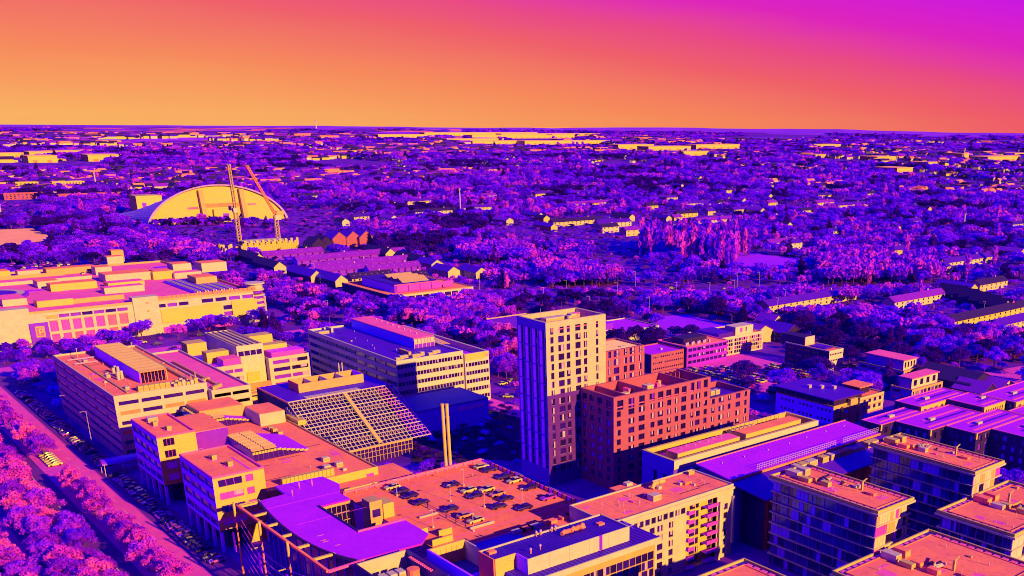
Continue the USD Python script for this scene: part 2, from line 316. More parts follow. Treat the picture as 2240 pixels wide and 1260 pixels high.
shell(t, w, 24.8, {'S': Sops}, BRICK, parapet=2.0, roof=ROOFB)
windows(t, side_point('S', w[2]), Sops, .4, (GLASS, GLASSB), .55)
for k in range(26):
    for yy in (w[2] + 1.0, w[2] + 4.2): t.part('roof_light', MB().box(w[0] + 1 + k * .76, w[0] + 1.4 + k * .76, yy, yy + .4, 22.8, 23.15), CURTAIN)
for k in range(5): unit(t, w[0] + 2 + k * 2.6, w[2] + 9, 22.8, 2.2, 2, 1.7)

roof_bits(t, w[0] + 1, w[1] - 2, w[2] + 1, w[3] - 2, 22.8, 6, SLATE, 2)
# chimney pair
for k, (px0, px1) in enumerate(((967, 976), (977.5, 985.5))):
    b, tp = on_y(px1, 1024, 267.5), on_y(px0, 886.5, 267.5)
    t = Thing('flue_stack', ('left one' if k == 0 else 'right one') + ' of the twin yellow flue stacks behind the roof car park', 'chimney', (b[0], b[1], 0))
    t.part('flue', MB().cyl((b[0], b[1], 0), (b[0], b[1], tp[2]), .52, n=14), YELLOW); t.part('cap', MB().cyl((b[0], b[1], tp[2]), (b[0], b[1], tp[2] + .5), .6, n=14), AMBER)
    t.part('ladder_bracket', MB().box(b[0] - .1, b[0] + .75, b[1] - .1, b[1] + .1, tp[2] - 4, tp[2] - 3.8), STEEL)

# roof car park
DK = [117.0, 164.6, 204.5, 263.0]; DZ = 16.0
t = building('parking_deck', 'car park with an open orange top deck and rails in front of the tower', DZ, DK)
DECKM = mat('deck_surface', (.95, .24, .07), (.78, .15, .10), .07, .95, .1, .05)
for side, pl, a, b in (('S', DK[2], DK[0], DK[1]), ('W', DK[0], DK[2], DK[3]), ('N', DK[3], DK[0], DK[1]), ('E', DK[1], DK[2], DK[3])): t.part('wall', wall_mesh(side_point(side, pl), a, b, 0, DZ), MAUVE)
t.part('deck', MB().box(DK[0], DK[1], DK[2], DK[3], DZ - .3, DZ), DECKM)
for k in range(8): t.part('deck_joint', MB().box(DK[0] + .6, DK[1] - .6, DK[2] + 7 * k + 3, DK[2] + 7 * k + 3.12, DZ, DZ + .012), PANELM)
for k in range(26): t.part('bay_line', MB().box(DK[0] + 20 + (k % 13) * 2.5, DK[0] + 20.1 + (k % 13) * 2.5, 225 + (k // 13) * 18, 230 + (k // 13) * 18, DZ + .004, DZ + .014), LINE)
for k in range(24):
    y = DK[2] + 2.2 * k + .4; t.part('parapet_panel', MB().box(DK[1] - .25, DK[1], y, y + 1.5, DZ, DZ + 1.25), PANELM if k % 2 else ROOFO); t.part('parapet_panel', MB().box(DK[1] - .2, DK[1] - .05, y + 1.5, y + 2.2, DZ, DZ + 1.1), SLATE)
for k in range(14):
    x = DK[0] + 3.4 * k; t.part('parapet_panel', MB().box(x, x + 3.2, DK[3] - .25, DK[3], DZ, DZ + 1.15), ROOFP)
    t.part('rail_post', MB().box(x, x + .12, DK[3] - 1.4, DK[3] - 1.28, DZ, DZ + 1.2), STEEL)
t.part('rail', MB().box(DK[0], DK[1], DK[3] - 1.4, DK[3] - 1.3, DZ + 1.1, DZ + 1.2), STEEL)
bx = DK[0] + 13.5
for z in (.55, 1.1): t.part('barrier_rail', MB().box(bx, bx + .1, 218, 258, DZ + z, DZ + z + .1), DARK)
for k in range(9): t.part('barrier_post', MB().box(bx - .05, bx + .15, 218 + 5 * k, 218.2 + 5 * k, DZ, DZ + 1.3), DARK)
t.part('ramp_wall', MB().box(bx + .2, bx + 8, 216.2, 216.6, DZ, DZ + .7), STEEL); t.part('ramp_wall', MB().box(bx - 6, bx, 232, 232.4, DZ, DZ + .6), STEEL)
t.part('stair_box', MB().box(DK[0] + .2, DK[0] + 3.4, 238.5, 243.5, DZ, DZ + 4.2), YELLOW); t.part('lift_box', MB().box(DK[0] - 3.6, DK[0] + .1, 238.8, 243.2, 6, DZ + 5.6), AMBER)
t.part('window', MB().box(DK[0] - 3.0, DK[0] - .6, 238.72, 238.8, DZ + 1.0, DZ + 3.2), GLASSB)
for a, b, c, d in ((117.5, 121, 221.5, 222), (122, 126, 217.5, 218), (117.4, 123.5, 213, 213.4)): t.part('low_wall', MB().box(a, b, c, d, DZ, DZ + 1.7), YELLOW)
for x, y, w_ in ((128.5, 252, 'near the barrier end'), (138, 238, 'by the middle group of cars'), (143, 228, 'in front of the middle group'), (152, 222, 'at the shadow edge'), (131, 215, 'by the ramp'), (124, 224, 'near the stair box'), (148, 247, 'by the lone dark car')):
    p = Thing('deck_lamp', 'slim lamp post on the roof car park ' + w_, 'lamp post', (x, y, DZ), group='lamp posts on the roof car park')
    p.part('post', MB().cyl((x, y, DZ), (x, y, DZ + 5.2), .09, .06, n=6), STEEL); p.part('lamp_head', MB().box(x - .9, x + .15, y - .14, y + .14, DZ + 5.15, DZ + 5.32), STEEL); p.part('base', MB().cyl((x, y, DZ), (x, y, DZ + .5), .3, n=8), WHITE)

roof_bits(t, DK[0] + 16, DK[1] - 4, 226, DK[3] - 4, DZ, 10, ROOFO, 6)
# low terrace north of the deck
t = building('terrace_block', 'low orange terrace with pale railings between the deck and the sloped lattice', 12, [118, 148, 264, 291])
t.part('wall', MB().box(118, 148, 264, 291, 0, 11.5), AMBER); t.part('roof', MB().box(118.3, 147.7, 264.3, 290.7, 11.5, 12), ROOFO)
for k in range(5): t.part('railing', MB().box(118 + 6 * k, 123.8 + 6 * k, 264.2, 264.3, 12.3, 13.2), STEEL); t.part('railing_post', MB().box(118 + 6 * k, 118.15 + 6 * k, 264.15, 264.35, 12, 13.4), STEEL)
t.part('screen_wall', MB().box(117.5, 128, 262.9, 263.4, 12, 17.5), YELLOW)
for k in range(12): t.part('glazing_bar', MB().box(118 + .8 * k, 118.12 + .8 * k, 262.75, 262.9, 13, 16.8), WHITE)

# violet roofed hall with the curved front
VZ = 20.0
t = Thing('curved_roof_hall', 'hall under a broad violet roof with a curved edge and an outer frame of beams', 'building', (100, 240, 0))
def arc(a, b, c, n=14):
    a, b, c = (np.array(q, float) for q in (a, b, c)); return [tuple((1 - s) ** 2 * a + 2 * s * (1 - s) * b + s * s * c) for s in np.linspace(0, 1, n)]
edge = arc((92.7, 263.4), (86.6, 226), (94.9, 209.3))
poly = edge + [(112, 208.4), (116.4, 213), (116.4, 225.5), (103.6, 225.8), (103.4, 248.8), (112.6, 248.8), (112.6, 255), (115.8, 262), (114.9, 271.4), (101, 272.2), (100.4, 264)]
t.part('roof', MB().prism(poly, VZ - .5, VZ), ROOFV)
inner = [(x + 1.6, y) for x, y in edge]
fw = MB()
for (a, b), (c, d) in zip(inner, inner[1:]): fw.quad((a, b, 0), (c, d, 0), (c, d, VZ - .5), (a, b, VZ - .5))
t.part('glass_front', fw, GLASS)
for k in range(1, 13):
    for (a, b) in (inner[k],): t.part('mullion', MB().box(a - .22, a - .02, b - .1, b + .1, 0, VZ - .5), PANELV)
rim = MB()
for (a, b), (c, d) in zip(edge, edge[1:]): rim.beam((a - .15, b, VZ + .05), (c - .15, d, VZ + .05), .5, .5)
t.part('roof_edge', rim, SLATE)
t.part('frame_beam', MB().beam((86.9, 263.8, VZ), (86.9, 208, VZ), .7, .6), ROOFO); t.part('frame_beam', MB().beam((86.9, 208, VZ - .1), (96.5, 208.6, VZ - .1), .7, .6), ROOFP)
for k in range(6):
    y = 262.5 - k * 9.2; x = min((abs(q[1] - y), q[0]) for q in edge)[1]; t.part('cross_beam', MB().box(86.9, x, y - .35, y + .35, VZ - .28, VZ + .28), YELLOW)
t.part('frame_beam', MB().beam((86.9, 263.5, VZ), (93, 263.5, VZ), .6), YELLOW)
for k in range(3):
    y = 262.5 - 17.5 * k; t.part('mast', MB().cyl((85.6, y, 0), (85.6, y, VZ - 2.4), .28, .16, n=8), ROOFO); t.part('mast_head', MB().cyl((85.6, y, VZ - 2.4), (85.6, y, VZ + 1.6), .34, n=8), YELLOW)
    t.part('mast_arm', MB().box(82.6, 85.6, y - .12, y + .12, VZ - 5.6, VZ - 5.35), AMBER)
    t.part('banner', MB().box(84.0, 84.1, y - 1.9, y - .5, VZ - 12, VZ - 6.4), PANELM)
for k in range(7):
    z = VZ - 3.2 - 2.5 * k; pts = [(86.9 + 1.4 * math.sin(math.pi * s) * -1.6, 263 - 54 * s, z - 3 * math.sin(math.pi * s)) for s in np.linspace(0, 1, 13)]
    c = MB()
    for p, q in zip(pts, pts[1:]): c.beam(p, q, .1)
    t.part('cable', c, PANELM)
t.part('court_wall', wall_mesh(side_point('S', 248.8), 103.4, 113.4, 4, VZ - .5), AMBER)
for k in range(5): t.part('glazing_bar', MB().box(103.6, 112.5, 248.6, 248.75, 7 + 2.4 * k, 7.15 + 2.4 * k), STEEL)
for k in range(7): t.part('glazing_bar', MB().box(104 + 1.4 * k, 104.12 + 1.4 * k, 248.6, 248.75, 5, VZ - 1.2), STEEL)
t.part('court_glass', MB().box(103.6, 112.5, 248.76, 248.79, 5, VZ - 1.2), GLASS)
t.part('court_edge', MB().beam((103.4, 225.4, VZ + .1), (103.4, 249, VZ + .1), .5, .5), SLATE); t.part('court_edge', MB().beam((103.2, 225.4, VZ + .12), (116.6, 225.2, VZ + .12), .5, .5), ROOFP)
t.part('court_floor', MB().box(103.5, 116.9, 225.5, 248.5, 5, 5.3), SLATE)
def mark(px, py, sx, sy): p = at(px, py, VZ); return (p[0] - sx / 2, p[0] + sx / 2, p[1] - sy / 2, p[1] + sy / 2, VZ + .004, VZ + .03)
t.part('roof_marking', MB().box(*mark(701, 1171, 1.7, .28)), ROOFO); t.part('roof_marking', MB().box(*mark(739, 1192, 1.5, .28)), ROOFO)
hx = at(710, 1183, VZ); hm = MB()
for a in (-.62, .62): hm.box(hx[0] - .8, hx[0] + .8, hx[1] + a - .13, hx[1] + a + .13, VZ + .004, VZ + .03)
hm.box(hx[0] - .13, hx[0] + .13, hx[1] - .49, hx[1] + .49, VZ + .004, VZ + .03); t.part('roof_letter', hm, ROOFO)
for px, py in ((655, 1068), (683, 1062), (640, 1085)): q = at(px, py, VZ); pole(t, q[0], q[1], VZ, 1.8, .12, ROOFO)
t.part('roof_seam', MB().box(93, 114, 240.0, 240.08, VZ + .003, VZ + .03), PANELM); t.part('roof_seam', MB().box(92, 114, 256.0, 256.08, VZ + .003, VZ + .03), PANELM)

# plant yards in the foreground
q = [at(p[0], p[1], 21)[:2] for p in ((785, 1213), (882, 1168), (915, 1195), (960, 1255))]
x0, x1, y1, y0 = 92.5, 106.2, 205.6, 186
t = building('plant_yard', 'walled roof yard with pale machines at the bottom edge of the photo', 21, [x0, x1, y0, y1])
t.part('wall', MB().box(x0, x0 + .5, y0, y1, 0, 21), SLATE); t.part('wall', MB().box(x0 + .5, x1, y1 - .4, y1, 0, 21), PALE); t.part('wall', MB().box(x1 - .4, x1, y0, y1 - .4, 0, 21.2), DARK)
t.part('floor', MB().box(x0 + .5, x1 - .4, y0, y1 - .4, 14, 16.6), ROOFD)
for k in range(12): t.part('louvre', MB().box(x1 - 1.5, x1 - .42, y0 + 6 + k * .9, y0 + 6.3 + k * .9, 20.2, 20.5), ROOFP)
for k in range(3): unit(t, x0 + 3.5 + 2.2 * k, y0 + 12.5, 16.6, 1.7, 2.4, 3)
t.part('tank', MB().cyl((x0 + 10.5, y0 + 11, 16.6), (x0 + 10.5, y0 + 11, 19.8), 1.5, n=12), ROOFO)
t = building('plant_yard', 'amber walled plant yard between the deck and the dark seamed roof', 21, [108.3, 119, 180, 199.5])
t.part('wall', MB().box(108.3, 108.8, 178, 199.5, 0, 22.3), MAUVE); t.part('wall', MB().box(108.8, 118.6, 199.0, 199.5, 0, 22.3), YELLOW); t.part('wall', MB().box(118.6, 119, 190, 199.5, 0, 22), PALE)
t.part('floor', MB().box(108.8, 118.6, 178, 199, 15, 17), ROOFD)
for k in range(5): t.part('louvre', MB().box(110.2 + 1.5 * k, 110.4 + 1.5 * k, 198.9, 199, 18, 21.5), AMBER)
for x, y in ((112, 191), (114.5, 187), (111, 185)): unit(t, x, y, 17, 2.2, 1.6, 1.5, MAUVE)
t = building('roof_terrace', 'narrow dark roof strip with pale skylights along the foot of the deck', 18, [119.5, 156, 199, 204])
t.part('wall', MB().box(119.5, 158, 190, 204.2, 0, 17.4), MAUVE); t.part('roof', MB().box(119.8, 157.8, 190.3, 204, 17.4, 17.7), ROOFB); t.part('coping', MB().box(110, 158, 204.0, 204.45, 17.2, 17.9), ROOFP)
for px, py in ((1098, 1147), (1115, 1142), (1140, 1140), (1170, 1128), (1200, 1117), (1222, 1108)):
    q = at(px, py, 17.7); unit(t, min(q[0], 155), min(max(q[1], 192), 203), 17.7, 3.4, 2, .9, random.choice((PALE, ROOFO)), 'skylight')
for k in range(3): t.part('roof_patch', MB().box(137 + 5.5 * k, 141.5 + 5.5 * k, 193, 203, 17.7, 17.78), ROOFO)

# seamed roof building at the bottom
x0, x1, y0, y1 = 116, 157.2, 169.3, 186.0; BZ = 22
t = building('seamed_roof_building', 'building with a dark seamed roof and a long pale penthouse wall at the bottom', 25.5, [x0, x1, y0, y1])
gz = [(x0 + 3 + 2.05 * k, x0 + 4.9 + 2.05 * k, 16 - 2.4 * j, 18.2 - 2.4 * j) for k in range(18) for j in range(1 if k < 11 else 3)]
low = [(x0 + 22, x0 + 24, 9, 12), (x0 + 30, x0 + 32, 6, 9), (x0 + 14, x0 + 16, 8, 11)]
wl = wall_mesh(side_point('S', y0 + 1.2), x0, x1 - 1, 0, 20.6, gz + low, .2); t.part('wall', wl, AMBER)
for side, pl, a, b in (('W', x0, y0 + 1.2, y1), ('E', x1 - 1, y0 + 1.2, y1), ('N', y1, x0, x1 - 1)): t.part('wall', wall_mesh(side_point(side, pl), a, b, 0, 20.6), MAUVE)
windows(t, side_point('S', y0 + 1.2), gz, .2, (GLASS, GLASS, GLASSB), .3, name='glass_panel'); windows(t, side_point('S', y0 + 1.2), low, .2)
t.part('eaves_roof', MB().box(x0, x1, y0, y1, 20.6, BZ - .25), ROOFB); t.part('fascia', MB().box(x0, x1, y0 - .12, y0 + .3, 20.6, BZ + .05), PALE)
for k in range(34): t.part('roof_seam', MB().box(x0 + 1 + 1.2 * k, x0 + 1.07 + 1.2 * k, y0 + .4, y1, BZ - .25, BZ - .15), DARK)
px0, px1, py0, py1 = 113.2, 149.8, 173.0, 184.3
ph = MB()
t.part('penthouse_wall', MB().box(px0 + 6, px1, py0, py0 + .3, BZ - .25, 25.6), PALE); t.part('penthouse_wall', MB().box(px0, px0 + .3, py0 + 5, py1, BZ - 5, 25.6), ROOFO); t.part('penthouse_wall', MB().box(px0 + .3, px0 + 6, py0 + 4.7, py0 + 5, BZ - 5, 25.6), YELLOW)
t.part('penthouse_wall', MB().box(px0 + 6, px0 + 6.3, py0 + .3, py0 + 4.7, BZ - 5, 25.6), MAUVE); t.part('penthouse_wall', MB().box(px1 - .3, px1, py0 + .3, py1, BZ - .25, 25.6), PALE); t.part('penthouse_wall', MB().box(px0 + .3, px1, py1 - .3, py1, BZ - .25, 25.6), PALE)
t.part('recess', MB().box(px1 - 9.6, px1 - 8.6, py0 - .02, py0 + .35, BZ - .2, 25.62), PANELV)
t.part('penthouse_roof', MB().prism([(px0 + .3, py0 + 5), (px0 + 6.3, py0 + 5), (px0 + 6.3, py0 + .3), (px1 - .3, py0 + .3), (px1 - .3, py1 - .3), (px0 + .3, py1 - .3)], 25.0, 25.2), ROOFD)
for k in range(30): t.part('roof_seam', MB().box(px0 + 6.6 + k, px0 + 6.66 + k, py0 + .4, py1 - .4, 25.2, 25.28), ROOFB)
for k in range(4): t.part('wall_joint', MB().box(px0 + 12 + 6 * k, px0 + 12.06 + 6 * k, py0 - .03, py0 + .01, BZ - .2, 25.6), ROOFO)
for x, y in ((px0 + 9, py0 + 3), (px0 + 12, py0 + 3.4), (px0 + 16, py1 - .8), (px0 + 17.3, py1 - .8), (px0 + 20.5, py1 - 1), (px0 + 21.6, py1 - 1)):
    v = pole(t, x, y, 25.2, 1.1, .16, ROOFO); t.part('cowl', MB().cyl((x, y, 26.2), (x, y, 26.6), .34, .2), CURTAIN, parent=v)
unit(t, px0 + 2.2, py1 - 2.2, 25.2, 2, 1.3, .6, ROOFO, 'skylight'); unit(t, px1 - 9.5, py1 - 3.5, 25.2, 2.6, 1.6, .5, ROOFO, 'skylight'); unit(t, px1 - 4.2, py1 - 5, 25.2, 1.8, 1.4, .5, ROOFO, 'skylight')
for k in range(5): t.part('duct', MB().cyl((px0 + 20.5 + 1.4 * k, py1 - 5 + .5 * (k % 2), 25.9), (px0 + 21.8 + 1.4 * k, py1 - 5 + .5 * ((k + 1) % 2), 26.1 + .1 * k), .55, n=9), ROOFO)
for k in range(5): t.part('roof_frame', MB().beam((px1 + 1.2 + 1.1 * k, py0 + 5, BZ), (px1 + 1.2 + 1.1 * k, py0 + 10, BZ + .9), .1), CURTAIN)
t.part('roof_frame', MB().beam((px1 + .8, py0 + 5, BZ + .9), (px1 + 6, py0 + 5, BZ + .9), .1), CURTAIN); t.part('roof_frame', MB().beam((px1 + .8, py0 + 9.8, BZ + .9), (px1 + 6, py0 + 9.8, BZ + .9), .1), CURTAIN)

# pale apartment block with balconies
r = [152.9, 199.2, 184.4, 201.4]; AZt = 22.0
t = building('balcony_block', 'pale apartment block with an orange roof and stacked balconies in a yellow recess', AZt, r)
L = r[1] - r[0]
sp = [(.10, .13), (.20, .25), (.302, .342), (.362, .405), (.455, .49), (.92, .955)]
Sops = at_cols(r[0], r[1], sp, .6, 2.75, 6, 1.9, .5)
rec = (r[0] + .60 * L, r[0] + .86 * L, .5, 19.6)
strip = [(r[0] + (.03 + .0475 * k) * L, r[0] + (.065 + .0475 * k) * L, 17.8, 19.6) for k in range(12)]
shell(t, r, AZt, {'S': Sops + [rec] + strip}, {'S': PALE}, parapet=.35, roof=ROOFO, pw=.35, depth=.35)
windows(t, side_point('S', r[2]), Sops + strip, .35, (GLASS, GLASSB), .5)
P = side_point('S', r[2] + 1.6); wr = at_cols(rec[0], rec[1], [(.22, .40), (.42, .52), (.82, .97)], .6, 2.75, 7, 2.0, .3)
t.part('recess_wall', wall_mesh(P, rec[0], rec[1], .5, 19.6, wr, .2), YELLOW); windows(t, P, wr, .2, (GLASS, GLASSB), .3)
t.part('recess_side', MB().box(rec[0], rec[1], r[2] + .34, r[2] + 1.7, .3, .5), YELLOW)
P0 = side_point('S', r[2])
for a, b in ((.0, .2), (.62, .98)):
    for k in range(7):
        z = .7 + 2.75 * k; u0, u1 = rec[0] + a * (rec[1] - rec[0]), rec[0] + b * (rec[1] - rec[0])
        s = t.part('balcony', slab(P0, u0, u1, z, z + .15, -1.5, .9), MAUVE); t.part('balustrade', slab(P0, u0, u1, z + .15, z + 1.1, .82, .88), PANELM, parent=s)
t.part('cornice', slab(P0, r[0] - .2, r[1] + .3, 20.6, 21.2, .04, .35), PALE); t.part('ledge', slab(P0, r[0], rec[0], 16.9, 17.25, .03, .3), WHITE)
t.part('frame_pier', slab(P0, r[1] - 6.0, r[1] - 5.3, 0, 18, .02, .8), WHITE); t.part('frame_pier', slab(P0, r[1] - .6, r[1] + .1, 4, 18.5, .02, .8), WHITE)
zr = AZt - .35
unit(t, 174, 190.5, zr, 3, 2.6, 1.6); unit(t, 189.5, 193.5, zr, 2.6, 1.2, .9, ROOFO); unit(t, 174.5, 203.5, 15, 8, 4.4, 6.6, ROOFO, 'stair_head'); unit(t, 176, 204, 21.6, 2.2, 1.8, .9)
for k in range(4): t.part('duct', MB().cyl((178.6 + 1.2 * k, 196.5 + .4 * (k % 2), zr + (.4 if k == 0 else 1.5)), (179.8 + 1.2 * k, 196.5 + .4 * ((k + 1) % 2), zr + 1.7), .6, n=9), YELLOW)
for x, y in ((161, 188), (164, 192), (168, 190), (186, 189), (191, 195), (193, 190), (183, 197), (196, 196), (170, 195), (160, 196)): pole(t, x, y, zr, 1.2, .07, CURTAIN)
unit(t, 196.2, 198.8, zr, 2.2, .4, 1.1, YELLOW, 'access_hatch')
for k in range(9): t.part('roof_joint', MB().box(r[0] + 4 + 4.6 * k, r[0] + 4.05 + 4.6 * k, r[2] + .4, r[3] - .4, zr + .003, zr + .03), ROOFP)

roof_bits(t, r[0] + 2, r[1] - 4, r[2] + 2, r[3] - 3, zr, 22, ROOFP, 5)
# long block with thick yellow parapets
r = rect(22, (1475, 1008.9), (1404.4, 983.9), (1788.1, 919.3)); YB = r
t = building('yellow_parapet_block', 'long block with thick yellow parapets and a long box on its roof', 22, r)
Sops = grid(r[0] + 2, r[1] - 2, 14.5, 18.6, 20, 1, .42, .75, .1); Wops = [(r[2] + 3, r[2] + 4.6, 9, 16.8), (r[2] + 7.5, r[2] + 9.2, 9, 17)]
shell(t, r, 22, {'S': Sops, 'W': Wops}, {'S': BLUEW}, parapet=2.4, roof=ROOFP, pmat=YELLOW, pw=.6)
windows(t, side_point('S', r[2]), Sops, .3); windows(t, side_point('W', r[0]), Wops, .3, (SLATE,))
t.part('fascia', slab(side_point('S', r[2]), r[0] - .05, r[1] + .05, 19.2, 22.06, .04, .25), WHITE)
t.part('penthouse', MB().box(r[0] + 5, r[0] + 33, r[2] + 3.5, r[2] + 8.8, 19.6, 22.3), YELLOW); t.part('penthouse_roof', MB().box(r[0] + 5.02, r[0] + 32.98, r[2] + 3.6, r[2] + 8.7, 22.3, 22.4), ROOFP)
t.part('penthouse', MB().box(r[0] + 36, r[0] + 64, r[2] + 3.5, r[2] + 9, 19.6, 22.5), YELLOW); t.part('penthouse_roof', MB().box(r[0] + 36.02, r[0] + 63.98, r[2] + 3.6, r[2] + 8.9, 22.5, 22.6), ROOFO)
for k in range(6): t.part('air_unit', MB().cyl((r[0] + 36 + 2.0 * k, r[3] - 4, 20.8), (r[0] + 37.6 + 2.0 * k, r[3] - 4, 20.8), 1.7, n=10), YELLOW)
for k in range(12): t.part('roof_frame', MB().box(r[0] + 40 + 2.2 * k, r[0] + 40.12 + 2.2 * k, r[3] - 2.5, r[3] - 2.4, 19.6, 22.9), STEEL)
t.part('roof_frame', MB().box(r[0] + 40, r[0] + 64.5, r[3] - 2.5, r[3] - 2.4, 22.8, 22.95), STEEL)
for k in range(8): unit(t, r[0] + 12 + 5.5 * k, r[3] - 3, 19.6, 2.5, 1.8, 1.3)
for k in range(7): pole(t, r[0] + 9 + 3 * k, r[2] + 6 + (k % 2), 22.4, .7, .1, CURTAIN)

# violet pitched hall
t = Thing('violet_roof_hall', 'long hall with a pitched violet sheet roof and a lower dark blue roof', 'building', (240, 195, 0))
x0, x1 = 203, 275.5
t.part('roof', MB().hexa([(x0, 189, 20.6), (x1, 189, 20.6), (x1, 203.6, 21.9), (x0, 203.6, 21.9), (x0, 189, 21), (x1, 189, 21), (x1, 203.6, 22.3), (x0, 203.6, 22.3)]), ROOFV)
for k in range(60): t.part('roof_seam', MB().hexa([(x0 + 1.2 * k + .4, 189, 21), (x0 + 1.2 * k + .46, 189, 21), (x0 + 1.2 * k + .46, 203.6, 22.3), (x0 + 1.2 * k + .4, 203.6, 22.3), (x0 + 1.2 * k + .4, 189, 21.05), (x0 + 1.2 * k + .46, 189, 21.05), (x0 + 1.2 * k + .46, 203.6, 22.35), (x0 + 1.2 * k + .4, 203.6, 22.35)]), PANELV)
t.part('ridge_cap', MB().box(x0, x1, 203.5, 203.9, 22.1, 22.5), ROOFO); t.part('gutter', MB().box(x0 - .2, x1 + .2, 188.6, 189.05, 20.5, 21.1), ROOFO)
t.part('wall', MB().box(x0 + 1, x1 - 1, 189.2, 203.4, 0, 20.4), BLUEW)
t.part('lower_roof', MB().hexa([(x0 + 4, 178.5, 16.4), (x1 + 8, 178.5, 16.4), (x1 + 2, 188.6, 19.6), (x0 - .2, 188.6, 19.6), (x0 + 4, 178.5, 16.8), (x1 + 8, 178.5, 16.8), (x1 + 2, 188.6, 20.2), (x0 - .2, 188.6, 20.2)]), ROOFB)
sops = [(x0 + 26 + 1.9 * k, x0 + 27.6 + 1.9 * k, 10, 13) for k in range(6)] + [(x0 + 8 + 3 * k, x0 + 9.8 + 3 * k, 8.5, 13) for k in range(4)]
t.part('wall', wall_mesh(side_point('S', 180), x0 + 5, x1 + 6, 0, 16.4, sops, .3), AMBER); windows(t, side_point('S', 180), sops, .3)
t.part('wall', wall_mesh(side_point('W', x0 + 5), 180, 189, 0, 17), SLATE)
for k in range(16): t.part('pilaster', slab(side_point('S', 180), x0 + 6 + 4.3 * k, x0 + 6.5 + 4.3 * k, 0, 16.2, .02, .3), ROOFO)
for k in range(56):
    x = x0 + 12 + k * 1.1
    if not 34 < k < 38: t.part('rail_post', MB().box(x, x + .09, 189.8, 189.9, 21.1, 22.9), CURTAIN)
for z in (21.6, 22.2, 22.85): t.part('rail', MB().box(x0 + 12, x0 + 50, 189.78, 189.86, z, z + .08), CURTAIN); t.part('rail', MB().box(x0 + 53.5, x0 + 73, 189.78, 189.86, z, z + .08), CURTAIN)
for k, (x, s) in enumerate(((26, 2), (29, 3), (33, 4), (39, 3), (44, 4.5), (49.5, 5), (56, 7), (64, 6))): unit(t, x0 + x, 186.2, 18.9, s, 2.4, 1.9 if k != 6 else 1.4, YELLOW if k % 2 else PALE)
for k in range(5): t.part('duct', MB().cyl((x0 + 20 + 1.2 * k, 185.8, 19 + .5 * (k % 2)), (x0 + 21.4 + 1.2 * k, 186.4, 19.6 + .4 * ((k + 1) % 2)), .45, n=8), YELLOW)
for px, py in ((1580, 1015), (1628, 1001), (1680, 986), (1726, 972), (1764, 959), (1806, 946), (1846, 934)): q = at(px, py, 21.7); pole(t, q[0], q[1], 21.4, .9, .22, CURTAIN)
